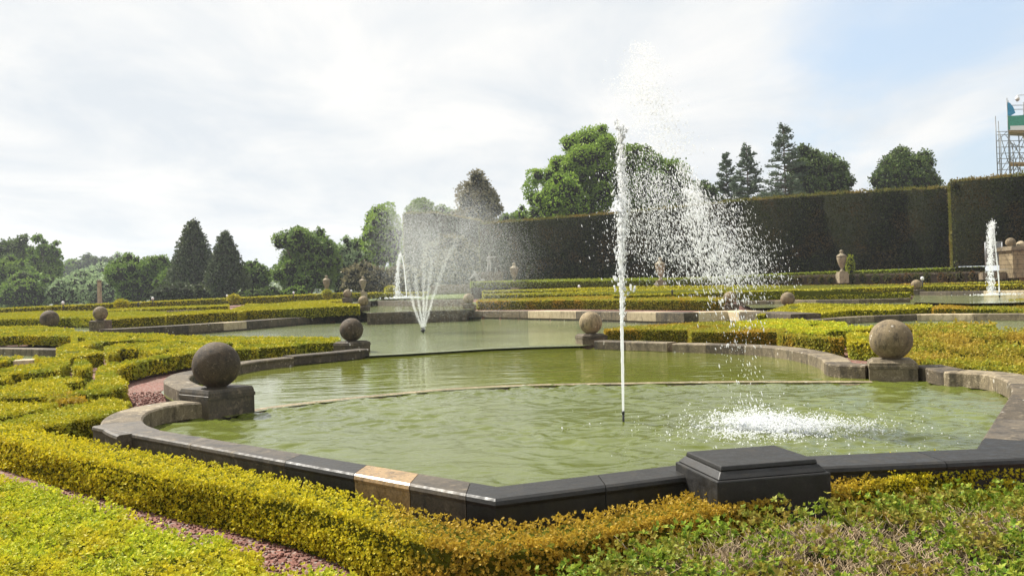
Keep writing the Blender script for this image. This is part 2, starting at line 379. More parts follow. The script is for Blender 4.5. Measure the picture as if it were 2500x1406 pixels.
# ------------------------------------------------------------------ hedges
NLEAF = 0
def hedge(name, label, loops, zt, depth, mat, smin=.017, k=.0023, dens=3.2, rough=.02, wob=.012, group=None, cat='hedge', coremat='core', skip=None, asp=.62, sprig=0, topmat=None, parent=None, side=1.3, ros=0, sink=.012):
    """loops: world xy loops (first the outline, then gaps); zt: number or f(Y); depth below the top"""
    global NLEAF
    ztf = zt if callable(zt) else (lambda y, q=zt: np.full(np.shape(y), q, float))
    L = [[(q[0], q[1]) for q in lp] for lp in loops]
    arr = np.array(L[0]); x0, y0 = arr.min(0); x1, y1 = arr.max(0)
    ar = abs(sum(a[0] * b_[1] - b_[0] * a[1] for a, b_ in zip(L[0], L[0][1:] + L[0][:1]))) / 2
    s_near = max(smin, k * max(1.5, y0))
    n = int((x1 - x0) * (y1 - y0) * dens / s_near ** 2 * (1 if y0 < 8 else .75)); n = min(n, 900000)
    X = rng.uniform(x0, x1, n); Y = rng.uniform(y0, y1, n); m_ = pip(X, Y, L); X, Y = X[m_], Y[m_]
    s = np.maximum(smin, k * np.hypot(X, Y)); keep = rng.random(len(X)) < (s_near / s) ** 2; X, Y, s = X[keep], Y[keep], s[keep]
    sd = rng.random() * 10
    Z = ztf(Y) + vnoise(X, Y, 5, sd) * wob + vnoise(X, Y, 17, sd) * wob * .6 + rng.normal(size=len(X)) * rough * .5
    p = [np.stack([X, Y, Z - s * .4], 1)]; d = [np.stack([rng.normal(size=len(X)) * .6, rng.normal(size=len(X)) * .6, .55 + rng.random(len(X)) * .6], 1)]; ss = [s]
    mb = MB()
    for lp in L:
        a2 = sum(a[0] * b_[1] - b_[0] * a[1] for a, b_ in zip(lp, lp[1:] + lp[:1])); sg = 1 if a2 > 0 else -1
        if lp is not L[0]: sg = -sg
        for a, b_ in zip(lp, lp[1:] + lp[:1]):
            ln = math.hypot(b_[0] - a[0], b_[1] - a[1])
            if ln < 1e-4: continue
            nx, ny = (b_[1] - a[1]) / ln * sg, -(b_[0] - a[0]) / ln * sg
            ym = (a[1] + b_[1]) / 2; xm = (a[0] + b_[0]) / 2; sm = max(smin, k * math.hypot(xm, ym))
            face = -(nx * xm + ny * ym) / math.hypot(xm, ym)
            w = side if face > -.15 else .35
            q = int(ln * depth * dens * w / sm ** 2)
            if q:
                t = rng.random(q); h = rng.random(q)
                xs = a[0] + (b_[0] - a[0]) * t; ys = a[1] + (b_[1] - a[1]) * t
                off = vnoise(xs + ys, h * depth, 9, sd) * wob + rng.normal(size=q) * rough * .6
                top = ztf(ys)
                p.append(np.stack([xs + nx * off, ys + ny * off, top - h * depth + wob], 1))
                d.append(np.stack([nx * .7 + rng.normal(size=q) * .6, ny * .7 + rng.normal(size=q) * .6, .25 + rng.normal(size=q) * .45], 1)); ss.append(np.full(q, sm))
            za, zb = float(ztf(np.array(a[1]))), float(ztf(np.array(b_[1]))); g = sink
            mb.add([(a[0], a[1], za - depth), (b_[0], b_[1], zb - depth), (b_[0], b_[1], zb - g), (a[0], a[1], za - g)], [(0, 1, 2, 3) if sg > 0 else (3, 2, 1, 0)])
    vl = [[Vector((q[0], q[1], 0)) for q in lp] for lp in L]; flat = [q for lp in vl for q in lp]
    tri = tessellate_polygon(vl)
    mb.add([(q.x, q.y, float(ztf(np.array(q.y))) - sink) for q in flat], tri)
    p = np.concatenate(p); d = np.concatenate(d); ss = np.concatenate(ss) * rng.uniform(.75, 1.25, sum(map(len, ss)))
    if skip is not None:
        kp = skip(p); p, d, ss = p[kp], d[kp], ss[kp]
    if sprig:
        # little upright new shoots standing proud of the clipped top
        idx = rng.integers(0, len(X), sprig); bx, by, bz = X[idx], Y[idx], ztf(Y[idx]); hh = rng.uniform(.02, .055, sprig)
        for j in range(9):
            t = j / 8; pp = np.stack([bx + rng.normal(size=sprig) * .006, by + rng.normal(size=sprig) * .006, bz + hh * t], 1)
            a = rng.random(sprig) * 6.28; dd = np.stack([np.cos(a) * .8, np.sin(a) * .8, np.full(sprig, .7)], 1)
            p = np.concatenate([p, pp]); d = np.concatenate([d, dd]); ss = np.concatenate([ss, np.full(sprig, smin * .95)])
    if ros:
        kp = rng.random(len(p)) < 1.25 / ros; ax = d[kp].copy(); V = rosettes(p[kp] - unit(ax) * ss[kp][:, None] * .3, ax, ss[kp], asp, ros)
    else: V = leafquads(p, d, ss, asp)
    NLEAF += len(V)
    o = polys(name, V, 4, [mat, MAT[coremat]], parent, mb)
    if label: tag(o, label, cat, group)
    return o

A_ = lambda pts: [(x / 5.208, y / 5.208 + 740) for x, y in pts]
B_ = lambda pts: [(x / 5.208 + 400, y / 5.208 + 690) for x, y in pts]
C_ = lambda pts: [(x / 4.464 + 1400, y / 4.464 + 680) for x, y in pts]
D_ = lambda pts: [(x / 4.464 + 1940, y / 4.464 + 640) for x, y in pts]
def W(pts, f=F): return [tuple(PF(x, y, f))[:2] for x, y in pts]
def WZ(pts, z): return [tuple(P(x, y, z))[:2] for x, y in pts]

# near hedges
ZH = .32
H1 = [(-260, 985), (0, 1033), (162, 1066), (360, 1105), (540, 1138), (720, 1174), (864, 1215), (1000, 1252), (1106, 1280), (1214, 1292), (1340, 1281), (1520, 1253), (1700, 1220), (1924, 1181), (2050, 1154), (2212, 1136), (2500, 1128), (2800, 1122),
      (2800, 1165), (2500, 1168), (2250, 1182), (2050, 1212), (1880, 1245), (1700, 1272), (1520, 1302), (1340, 1332), (1200, 1346), (1060, 1332), (926, 1292), (800, 1246), (720, 1222), (540, 1184), (360, 1152), (180, 1112), (0, 1068), (-260, 1012)]
H1 = [(x, y - 9 * min(1, max(0, (x - 700) / 500)) - 11 * min(1, max(0, (x - 1400) / 400))) for x, y in H1]
hedge('box_hedge', 'long low golden edging hedge in front of the near basin, rusty orange round its corner', [WZ(H1, ZH)], ZH, .34, MAT['edge'], group='clipped box hedges', sprig=420, wob=.024, rough=.035, dens=6.2, ros=5, sink=.035, asp=.6, smin=.0165)
H1b_ = 0
H1b = [(312, 982), (255, 971), (180, 989), (72, 1014), (-40, 1040), (-40, 1062), (10, 1052), (60, 1044), (160, 1031), (300, 1002)]
hedge('box_hedge', 'golden hedge arm pointing at the stepped corner of the near basin, far left', [WZ(H1b, ZH + .02)], ZH + .02, .3, MAT['gold'], group='clipped box hedges', ros=4, sink=.03, rough=.03, dens=4.2, wob=.018)
H2 = [(-320, 1110), (0, 1152), (43, 1166), (133, 1184), (133, 1206), (194, 1206), (306, 1235), (360, 1274), (421, 1274), (443, 1296), (540, 1300), (554, 1328), (612, 1332), (626, 1364), (590, 1388), (760, 1378), (860, 1396), (1000, 1440), (1050, 1560), (-400, 1650)]
H2 = [(x, y + 13) for x, y in H2]
hedge('box_hedge', 'broad yellow-green clipped box bed with scalloped edge in the bottom left corner', [WZ(H2, .30)], .30, .3, MAT['yg'], smin=.021, group='clipped box hedges', wob=.03, rough=.045, dens=5.2, ros=5, sink=.045, asp=.55)
H3 = [(1330, 1420), (1420, 1378), (1500, 1335), (1600, 1308), (1744, 1274), (1960, 1233), (2140, 1217), (2320, 1196), (2500, 1184), (2750, 1175), (2900, 1500), (2700, 1800), (1200, 1800)]
bare = [(1850, 1330, .16), (1740, 1350, .10), (2130, 1300, .20), (2250, 1365, .18), (2390, 1262, .15), (2050, 1380, .15), (1980, 1290, .10)]
BW = [(P(a, b_, .36), r) for a, b_, r in bare]
def skip3(p):
    keep = np.ones(len(p), bool)
    for c, r in BW:
        d = np.hypot(p[:, 0] - c.x, (p[:, 1] - c.y)) / (r * 1.3) + vnoise(p[:, 0], p[:, 1], 14, 3) * .5
        keep &= (d > 1) | (rng.random(len(p)) < .10)
    return keep & ~((vnoise(p[:, 0], p[:, 1], 11, 8) > .42) & (rng.random(len(p)) < .8))
h3 = empty('box_shrub', 'loose green box shrub with bare twiggy patches in the bottom right corner', 'shrub', (1.5, 3.2, 0))
H3 = [(x, y + 14) for x, y in H3]
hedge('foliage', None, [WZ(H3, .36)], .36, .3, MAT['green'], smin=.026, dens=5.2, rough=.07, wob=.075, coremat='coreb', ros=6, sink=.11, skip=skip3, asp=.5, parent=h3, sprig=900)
tw = MB()
for i in range(1900):
    if i < 1560:
        c, r = BW[rng.integers(len(BW))]; a = rng.random() * 6.28; q = r * 1.5 * math.sqrt(rng.random()); x, y = c.x + q * math.cos(a), c.y + q * math.sin(a)
    else: x, y = rng.uniform(.5, 3.2), rng.uniform(2.6, 4.4)
    l = rng.uniform(.09, .22); z = .365 - l * .95 + rng.normal() * .02; dx, dy = rng.normal() * .35, rng.normal() * .35
    p0 = Vector((x, y, z)); p1 = p0 + Vector((dx * l * .5 + rng.normal() * .014, dy * l * .5 + rng.normal() * .014, l * .5)); dx, dy = dx + rng.normal() * .5, dy + rng.normal() * .5; p2 = p1 + Vector((dx * l * .5, dy * l * .5, l * rng.uniform(.25, .5)))
    q_ = rng.uniform(.7, 1.7); tw.tube([p0, p1, p2], [.0027 * q_, .0019 * q_, .0011 * q_], 3)
    if rng.random() < .5: tw.tube([p1, p1 + Vector((rng.normal() * .03, rng.normal() * .03, .05))], [.0015, .001], 3)
tw.build('twigs', MAT['twig'], h3)

def grow(loop, g):
    a2 = sum(a[0] * b_[1] - b_[0] * a[1] for a, b_ in zip(loop, loop[1:] + loop[:1])); sg = 1 if a2 > 0 else -1; out = []; n = len(loop)
    for i in range(n):
        p0, p1, p2 = Vector(loop[i - 1]), Vector(loop[i]), Vector(loop[(i + 1) % n]); d = (p2 - p0)
        d.normalize(); out.append((p1.x + d.y * g * sg, p1.y - d.x * g * sg))
    return out

# left parterre
GR = 'clipped box hedges'
gold = MAT['gold']
def h(label, pts, holes=(), mat=None, depth=.34, f=F, **kw):
    w_ = W(pts, f); ym = np.mean([q[1] for q in w_]); g_ = .045 if ym < 22 else .03
    if ym < 22: kw.setdefault('ros', 4); kw.setdefault('dens', 3.6); kw.setdefault('rough', .03); kw.setdefault('sink', .03)
    return hedge('box_hedge', label, [grow(w_, -g_)] + [grow(W(q, f), .08) for q in holes], f, depth, mat or gold, group=GR, **kw)
h('golden hedge curling round the left bulge of the near basin, nearest the red gravel', A_([(2620, 600), (2500, 618), (2200, 668), (1900, 720), (1600, 790), (1450, 845), (1490, 900), (1570, 960), (1640, 1010), (1580, 1050), (1480, 1080), (1330, 1130), (1120, 1150), (900, 1130), (900, 1110), (1110, 1100), (1095, 1010), (1220, 970), (1210, 870), (1270, 800), (1400, 760), (1640, 730), (1960, 665), (2100, 640), (2500, 585), (2620, 575)]))
big = B_([(-1000, 600), (-680, 630), (-580, 632), (0, 665), (700, 680), (1700, 690), (2235, 692), (2245, 745), (1850, 765), (1600, 800), (1195, 825), (1180, 840), (900, 845), (560, 858)]) + A_([(2660, 560), (2500, 575), (2100, 625), (1960, 640), (1750, 575), (1520, 585), (1420, 640), (1340, 610), (1320, 555), (1420, 525), (1320, 490), (1010, 560), (1330, 625), (870, 690), (760, 650), (720, 570), (900, 510), (1100, 480), (1110, 430), (970, 430), (960, 490), (920, 500), (915, 420), (560, 416), (300, 412), (0, 420), (-400, 424), (-400, 300), (0, 300), (520, 290)])
# keep the outline simple: right mass and left mass as two hedges
h('wide golden knot of hedges between the dark stone ball and the far ball, left bank', B_([(0, 665), (700, 680), (1700, 690), (2235, 692), (2245, 745), (1850, 765), (1600, 800), (1195, 825), (1180, 840), (900, 845), (430, 872)]) + A_([(2100, 612), (1960, 632), (1750, 575), (1540, 570), (1420, 640), (1345, 610), (1320, 555), (1500, 512), (1800, 505), (2080, 480)]),
  [B_([(780, 752), (850, 757), (905, 802), (870, 822), (790, 790)]), B_([(1540, 722), (1690, 727), (1640, 752), (1540, 748)]), B_([(940, 752), (1250, 756), (1240, 772), (950, 772)]), B_([(220, 737), (320, 740), (300, 772), (230, 768)]), A_([(2010, 590), (2340, 580), (2300, 604), (2080, 610)]), A_([(1500, 548), (1700, 530), (1720, 548), (1560, 560)]), B_([(60, 800), (420, 788), (400, 803), (80, 812)]), B_([(330, 712), (620, 706), (620, 716), (340, 722)]), B_([(1000, 792), (1180, 786), (1170, 800), (1010, 806)]), B_([(1280, 770), (1520, 762), (1510, 774), (1290, 784)]), B_([(500, 770), (690, 762), (680, 776), (510, 782)]), B_([(1700, 708), (1950, 706), (1950, 714), (1710, 718)]), B_([(100, 702), (260, 700), (250, 712), (110, 714)])])
h('golden hedge mass behind the small left pool, notched by dark recesses', A_([(-400, 300), (0, 300), (520, 290), (920, 325), (960, 365), (1400, 375), (2080, 390), (2070, 470), (1700, 468), (1320, 488), (1010, 560), (1330, 625), (870, 690), (760, 650), (720, 570), (900, 510), (1100, 480), (1110, 432), (970, 432), (960, 490), (920, 500), (915, 420), (560, 416), (300, 412), (0, 420), (-400, 424)]),
  [A_([(520, 345), (700, 340), (720, 356), (520, 358)]), A_([(1570, 412), (1790, 420), (1780, 436), (1600, 432)]), A_([(180, 338), (240, 342), (230, 352), (180, 352)]), A_([(1150, 400), (1400, 405), (1390, 420), (1160, 416)]), A_([(1700, 440), (1950, 446), (1940, 458), (1710, 454)]), A_([(850, 600), (1010, 612), (990, 640), (870, 640)]), A_([(20, 372), (330, 368), (330, 382), (20, 386)]), A_([(1120, 455), (1260, 450), (1240, 466), (1130, 468)])])
h('broad golden L-shaped hedge in front of the small left pool', A_([(450, 670), (870, 690), (880, 760), (800, 810), (710, 850), (350, 885), (0, 905), (-300, 920), (-300, 840), (0, 830), (400, 765), (640, 750), (540, 740), (450, 712)]), depth=.4)
h('short golden hedge before the little left pool, at the photo edge', A_([(-300, 690), (0, 680), (275, 665), (278, 690), (0, 745), (-300, 760)]))
h('small detached golden hedge block beside the winding red gravel path', A_([(950, 720), (1090, 708), (1180, 790), (1140, 835), (1000, 835), (910, 825)]), depth=.4)
h('stub of golden hedge at the left photo edge above the wide bed', A_([(-300, 945), (0, 935), (120, 925), (160, 950), (0, 985), (-300, 1000)]))
h('wide flat golden hedge bed at far left, with a spur to the right', A_([(-300, 1080), (0, 1060), (200, 1020), (310, 982), (500, 960), (740, 930), (1000, 935), (1070, 975), (950, 1000), (800, 1000), (900, 1080), (880, 1120), (700, 1160), (300, 1190), (0, 1190), (-300, 1190)]))
h('ragged golden hedge clump with reddish dieback beside the pointed hedge arm', A_([(590, 1180), (760, 1170), (900, 1140), (1080, 1190), (1060, 1250), (900, 1240), (760, 1262), (620, 1232)]), mat=MAT['mixed'], wob=.03, rough=.04)
h('flat golden hedge wedge just behind the long edging hedge, far left', A_([(-300, 1250), (0, 1250), (200, 1255), (770, 1270), (600, 1330), (300, 1390), (0, 1440), (-300, 1480)]))
# far left parterre
gf = MAT['gold_far']
h('far golden parterre mass above the long dark rim, left of the fountain', B_([(-60, 388), (600, 350), (880, 345), (1000, 300), (1700, 245), (2250, 215), (2240, 230), (1950, 255), (2280, 268), (2470, 275), (2480, 292), (2280, 297), (1500, 340), (1040, 357), (930, 372), (600, 385), (-60, 425)]), [B_([(1050, 275), (1260, 279), (1250, 286), (1060, 285)]), B_([(1450, 280), (1560, 282), (1550, 290), (1460, 290)])], mat=gf, depth=.55)
h('far golden hedge mass behind the two far left stone balls', A_([(-200, 140), (0, 130), (500, 108), (1190, 105), (1180, 190), (900, 183), (0, 205), (-200, 212)]), [A_([(770, 150), (850, 150), (850, 160), (780, 160)])], mat=gf, depth=.45)
h('far golden hedge joining the left ball pedestal to the long dark rim', A_([(1360, 120), (1650, 104), (2100, 112), (2100, 165), (1700, 190), (1380, 208)]), mat=gf, depth=.5)
h('thin far hedge line ending at the small bronze figure, far left', A_([(1360, 82), (1720, 62), (2500, 35), (2900, 22), (2900, 38), (2300, 58), (1370, 98)]), mat=gf, depth=.4)
def strip(label, a, b_, Ya, Yb, w=1.0, depth=.7, mat=None, **kw):
    """a hedge line: pixel ends of its near top edge with their distances"""
    p, q = PY(*a, Ya), PY(*b_, Yb); d = Vector((q.x - p.x, q.y - p.y)).normalized(); nn = Vector((-d.y, d.x)) * w
    if nn.y < 0: nn = -nn
    zf = lambda Y, p=p, q=q: p.z + (q.z - p.z) * (np.asarray(Y) - p.y) / (q.y - p.y + 1e-6) if abs(q.y - p.y) > 2 else np.full(np.shape(Y), (p.z + q.z) / 2)
    return hedge('box_hedge', label, [[(p.x, p.y), (q.x, q.y), (q.x + nn.x, q.y + nn.y), (p.x + nn.x, p.y + nn.y)]], zf, depth, mat or gf, group=GR, **kw)
strip('long straight far hedge line along the wooded terrace edge, left', (-60, 757), (842, 716), 58, 78, 1.4, .6)
strip('long thin hedge line continuing behind the far pools to the steps', (842, 716), (1160, 713), 78, 96, 1.2, .5)

# right bank
mx_ = MAT['mixed']
h('golden hedge mass right of the middle ball, behind the spray', C_([(340, 552), (620, 520), (1000, 500), (1330, 480), (1600, 468), (1750, 480), (1760, 520), (2300, 545), (2330, 575), (2100, 582), (1280, 582), (1250, 560), (660, 557), (345, 565)]), [C_([(760, 540), (840, 542), (840, 552), (770, 552)]), C_([(1380, 512), (1500, 520), (1480, 532), (1390, 530)])], mat=mx_, depth=.4)
h('yellow-green hedge with a round recess, right bank behind the falling spray', C_([(1760, 470), (2200, 440), (2500, 440)]) + D_([(120, 632), (560, 650), (572, 692), (850, 692), (835, 722), (560, 742), (380, 742), (330, 780), (0, 760), (-100, 735)]) + C_([(2100, 560), (1800, 520)]), [D_([(160, 668), (260, 668), (260, 690), (170, 694)])], mat=MAT['yg'], depth=.38)
h('clipped low hedge following the curved rim left of the pale ball', D_([(-180, 760), (0, 785), (180, 795), (530, 815), (548, 834), (400, 832), (160, 822), (-180, 790)]), mat=mx_, depth=.42)
h('stout golden hedge block touching the pale stone ball on its left', D_([(570, 760), (830, 775), (900, 850), (880, 875), (580, 850)]), mat=gold, depth=.4)
h('uneven green-gold hedge furthest back, right of the pale ball', D_([(1200, 690), (1750, 660), (2190, 668), (2150, 718), (1750, 728), (1210, 715)]), mat=MAT['wild'], depth=.35, wob=.05, rough=.06)
h('ragged orange and green hedge rows right of the pale ball', D_([(1330, 745), (1560, 740), (1900, 740), (2300, 765), (2600, 775), (2600, 860), (2100, 850), (1700, 850), (1330, 795)]), [D_([(1560, 765), (1720, 785), (1700, 815), (1590, 800)]), D_([(1900, 790), (2040, 800), (2020, 830), (1880, 815)]), D_([(2200, 800), (2330, 815), (2320, 850), (2180, 835)])], mat=MAT['wild'], depth=.35, wob=.12, rough=.07)
h('ragged golden-green hedge rows nearer the right rim', D_([(1280, 838), (1600, 835), (2000, 895), (2600, 935), (2600, 1000), (2000, 1005), (1700, 965), (1400, 918), (1270, 890)]), [D_([(1500, 870), (1640, 885), (1630, 910), (1490, 895)]), D_([(2050, 935), (2220, 950), (2200, 975), (2040, 965)])], mat=MAT['wild'], depth=.32, wob=.10, rough=.06)
h('low golden and rusty hedge bordering the right rim by the pale ball', D_([(1190, 960), (1400, 940), (1600, 1000), (1830, 1040), (2050, 1045), (2200, 1020), (2600, 1060), (2600, 1215), (2200, 1165), (1900, 1140), (1600, 1112), (1300, 1060), (1160, 1030)]), [D_([(2050, 1075), (2150, 1080), (2140, 1115), (2060, 1110)]), D_([(1560, 1030), (1700, 1050), (1690, 1072), (1580, 1060)]), D_([(2280, 1085), (2400, 1100), (2390, 1130), (2290, 1120)])], mat=MAT['wild'], depth=.3, wob=.04, rough=.05)
h('long golden hedge beyond the curved right pool rim', C_([(1990, 400), (2230, 320), (2350, 285), (2500, 268)]) + D_([(130, 450), (1480, 470), (1492, 490), (1000, 520), (600, 520), (260, 562), (110, 572), (0, 590), (-150, 560)]), [D_([(760, 462), (920, 466), (900, 474), (770, 472)]), D_([(380, 470), (640, 472), (620, 482), (390, 482)]), D_([(1060, 474), (1300, 476), (1290, 484), (1070, 484)]), D_([(250, 505), (420, 500), (400, 516), (260, 520)]), D_([(-60, 470), (50, 480), (0, 520), (-60, 510)])], mat=MAT['gold_far'], depth=.45)
h('golden hedge by the right photo edge, beyond the curved right pool', D_([(1510, 485), (1700, 452), (2340, 442), (2345, 410), (2620, 400), (2620, 525), (2200, 512), (1510, 505)]), [D_([(2300, 462), (2380, 464), (2380, 480), (2310, 480)])], mat=mx_, depth=.4)
h('far golden hedge above the pale coping, middle right', C_([(-900, 195), (0, 180), (900, 196), (1640, 212), (1640, 238), (900, 238), (0, 236), (-1050, 250)]), mat=mx_, depth=.5)
def line(label, pts, Y, w, depth, mat, **kw):
    ps = [PY(x, y, Y_) for (x, y), Y_ in zip(pts, Y)]
    for_z = lambda yy: np.interp(yy, *zip(*sorted((p.y, p.z) for p in ps)))
    if max(p.y for p in ps) - min(p.y for p in ps) < 1.5: zc = sum(p.z for p in ps) / len(ps); for_z = lambda yy: np.full(np.shape(yy), zc)
    lp = [(p.x, p.y) for p in ps] + [(p.x, p.y + w) for p in reversed(ps)]
    return hedge('box_hedge', label, [lp], for_z, depth, mat, group=GR, **kw)
line('far hedge line before the far right ball pedestal', [(1500, 722), (1940, 724), (2222, 715)], (45, 45, 43), .8, .5, gf)
line('second far hedge line behind the far right ball', [(1180, 711), (1900, 706), (2500, 695)], (58, 56, 50), 1.2, .6, gf)
line('third far hedge line, below the terrace wall', [(1180, 720), (1640, 717), (2230, 700.5)], (51, 50, 48), 1.2, .5, gf)
line('bright hedge line running below the ivy-clad terrace wall', [(1900, 700), (2100, 697.5), (2500, 688)], (60, 58, 54), 1.0, .5, mx_)
line('straight green hedge on top of the terrace wall', [(1150, 689), (1600, 684), (1940, 667), (2405, 652)], (72, 70, 66, 62), 1.3, .5, MAT['upgreen'])

# ------------------------------------------------------------------ walls (coping rims)
def wall(label, inner, side, zt, zb, w, blk, pat, lip=.2, group='stone basin rims', smooth=0, joints=None, outer=None):
    """inner: xy line of the water-side edge; side +1 puts the wall to the left of its direction"""
    pts = [Vector((p[0], p[1])) for p in inner]
    if smooth: pts = [Vector((p[0], p[1])) for p in smooth_line([(p[0], p[1], 0) for p in inner], smooth)]
    pts = [p for i, p in enumerate(pts) if i == 0 or (p - pts[i - 1]).length > .01]
    cum = [0]
    for a, b_ in zip(pts, pts[1:]): cum.append(cum[-1] + (b_ - a).length)
    T = cum[-1]; nb = max(1, round(T / blk)); cuts = [T * i / nb + (0 if i in (0, nb) else random.uniform(-.12, .12) * blk) for i in range(nb + 1)] if joints is None else [T * j for j in joints]
    def seg(t):
        for i in range(len(cum) - 1):
            if t <= cum[i + 1] + 1e-9: return i
        return len(cum) - 2
    def at(t):
        i = seg(t); u = (t - cum[i]) / (cum[i + 1] - cum[i])
        if outer: return pts[i].lerp(pts[i + 1], u), ((outer[i] - pts[i]).lerp(outer[i + 1] - pts[i + 1], u)) / w
        d = (pts[i + 1] - pts[i]).normalized(); return pts[i].lerp(pts[i + 1], u), Vector((-d.y, d.x)) * side
    def vert(i):
        if outer: return pts[i], (outer[i] - pts[i]) / w
        d0 = (pts[i] - pts[i - 1]).normalized(); d1 = (pts[i + 1] - pts[i]).normalized(); n0 = Vector((-d0.y, d0.x)) * side; n1 = Vector((-d1.y, d1.x)) * side
        q = (n0 + n1); q.normalize(); c = max(.5, q.dot(n0)); return pts[i], q / c
    root = empty('basin_rim', label, 'stone rim', (pts[0].x, pts[0].y, 0), group)
    prof = [(0, -lip), (0, -.02), (.02, 0), (w - .03, 0), (w - .008, -.012), (w, -.035), (w - .008, -.055), (w - .02, -.06), (w - .02, -lip)]
    low = [(.025, zb - zt), (.025, -lip - .004), (w - .045, -lip - .004), (w - .045, zb - zt)]
    for bi, (t0, t1) in enumerate(zip(cuts, cuts[1:])):
        t0 += .003; t1 -= .003
        st = [at(t0)] + [vert(i) for i in range(1, len(cum) - 1) if t0 + .02 < cum[i] < t1 - .02] + [at(t1)]
        for pf, nm, mt in ((prof, 'coping_stone', pat[bi % len(pat)]), (low, 'base_stone', 'wet_grey' if 'wet' in pat[bi % len(pat)] else 'stone_dark')):
            mb = MB(); v = [(p.x + n_.x * u, p.y + n_.y * u, zt + z) for p, n_ in st for u, z in pf]; k = len(pf)
            f = []
            for i in range(len(st) - 1):
                for j in range(k):
                    a = i * k + j; b2 = i * k + (j + 1) % k; q = (a, a + k, b2 + k, b2); f.append(q if side > 0 else q[::-1])
            c0 = tuple(range(k)); c1 = tuple((len(st) - 1) * k + j for j in range(k))
            f += [c0, c1[::-1]] if side > 0 else [c0[::-1], c1]
            mb.add(v, f); mb.build(nm, MAT[mt], root)
    return root
ZR, W1, W2, W3, W4, W5 = .41, .20, .214, .27, .87, 1.34
fl_in = WZ([(432, 1056), (560, 1077), (800, 1118), (926, 1139), (1070, 1163), (1214, 1186)], ZR)
a, b_ = Vector(fl_in[0]), Vector(fl_in[-1]); fl_in = [tuple(a.lerp(b_, t)) for t in (0, .25, .5, .75, 1)]
r_in = WZ([(1214, 1186), (1664, 1132), (1989, 1111), (2176, 1102), (2381, 1094)], ZR)
side_in = WZ([(2381, 1094), (2465, 962)], ZR)
# front corner: one wall turning at the corner, side -> outside (towards the viewer)
dv = (Vector(fl_in[-1]) - Vector(fl_in[0])).normalized(); q0 = Vector(WZ([(223, 1040)], ZR)[0]); ext = (Vector(fl_in[0]) - q0).dot(dv)
fl_in[0] = tuple(Vector(fl_in[0]) - dv * ext)
corner = [fl_in[0], fl_in[-1], WZ([(1664, 1132)], ZR)[0]]
TL = (Vector(corner[0]) - Vector(corner[1])).length; TR = (Vector(corner[2]) - Vector(corner[1])).length; T = TL + TR
OUT = [Vector(WZ([q], ZR)[0]) for q in ((223, 1040), (1209, 1220), (1705, 1157))]
wall('wet black and sandstone front rim turning at the near corner of the basin', corner, -1, ZR, 0, .35, 1, ['wet_grey', 'wet_grey', 'wet_black', 'wet_sand', 'wet_grey', 'wet_black', 'wet_black', 'wet_black'],
     joints=[0] + [(Vector(WZ([q], ZR)[0]) - OUT[0]).length / (OUT[1] - OUT[0]).length * TL / T for q in ((450, 1086), (670, 1131), (836, 1163), (994, 1183), (1140, 1206))] + [(TL + TR * .52) / T, 1], group=None, outer=OUT)
wall('wet black rim right of the empty front plinth, turning up the right side', [WZ([(1930, 1113.5)], ZR)[0], WZ([(2381, 1094)], ZR)[0], WZ([(2468, 960)], ZR)[0]], -1, ZR, 0, .40, .9, ['wet_black', 'wet_black', 'wet_grey', 'stone_dark', 'stone_dark'], group=None)
wall('S-curved grey rim below the dark ball, left of the near basin', WZ([(395, 1048), (362, 1036), (349, 1021), (362, 1005), (398, 993), (450, 984), (500, 981)], ZR), 1, ZR - .004, 0, .42, .8, ['wet_grey', 'stone', 'stone_grey', 'stone', 'stone_pale'], smooth=4, group=None)
wall('curved weathered rim behind the dark ball, with a pale slab', WZ([(500, 968), (455, 957), (413, 940), (399, 927), (422, 913), (476, 902), (586, 882), (690, 871)], ZR), -1, ZR, 0, .40, 1.0, ['stone_pale', 'stone', 'stone', 'stone', 'stone_dark'], smooth=4, group=None)
wall('dark straight rim running to the far ball on the left bank', WZ([(688, 868), (803, 858), (872, 851)], ZR + .02), -1, ZR + .02, 0, .42, 1.3, ['stone_dark', 'stone_dark', 'stone'], group=None)
wall('pale stepped rim to the right of the middle ball', WZ([(1450, 832), (1548, 835), (1628, 837)], .42), 1, .42, 0, .4, .9, ['stone', 'stone_grey', 'stone_pale', 'stone_pale'], group=None)
wall('long curved grey rim sweeping from behind the jet to the pale ball', WZ([(1640, 839), (1750, 841), (1860, 846), (1940, 856), (2000, 872), (2022, 888), (2112, 893)], .41), 1, .41, 0, .42, .9, ['stone_grey', 'stone', 'stone_grey'], smooth=3, group=None)
wall('curved weathered rim right of the pale ball to the photo edge', WZ([(2229, 891), (2298, 906), (2350, 909), (2410, 914), (2455, 928), (2468, 945), (2468, 960)], .41), 1, .41, 0, .42, .9, ['stone_dark', 'stone_grey', 'stone_grey', 'stone'], smooth=3, group=None)
wall('long dark far rim with two pale blocks, left of the fan fountain', WZ([(272, 804), (415, 796), (592, 785), (755, 773), (898, 765)], .70), 1, .70, .1, 1.0, 1.9, ['stone_dark', 'stone_dark', 'stone', 'stone_pale', 'stone_dark', 'stone', 'stone_dark', 'stone_dark', 'stone', 'stone_dark', 'stone_pale', 'stone'], lip=.35, group=None)
wall('far pale and brown rim across the middle pool, right of the fan fountain', WZ([(1135, 759), (1273, 759.5), (1400, 760), (1669, 764), (1776, 760), (1860, 763), (1930, 767)], .72), 1, .72, .1, 1.0, 2.2, ['stone_pale', 'stone', 'stone', 'stone_pale', 'stone_pale', 'stone_dark', 'stone', 'stone_pale', 'stone_dark'], lip=.35, group=None)
wall('thin rim of the little left pool, nearer one', WZ([(-200, 850), (0, 850), (155, 853)], .50), 1, .50, 0, .35, 1.2, ['stone_grey', 'stone_grey', 'stone'], group=None)
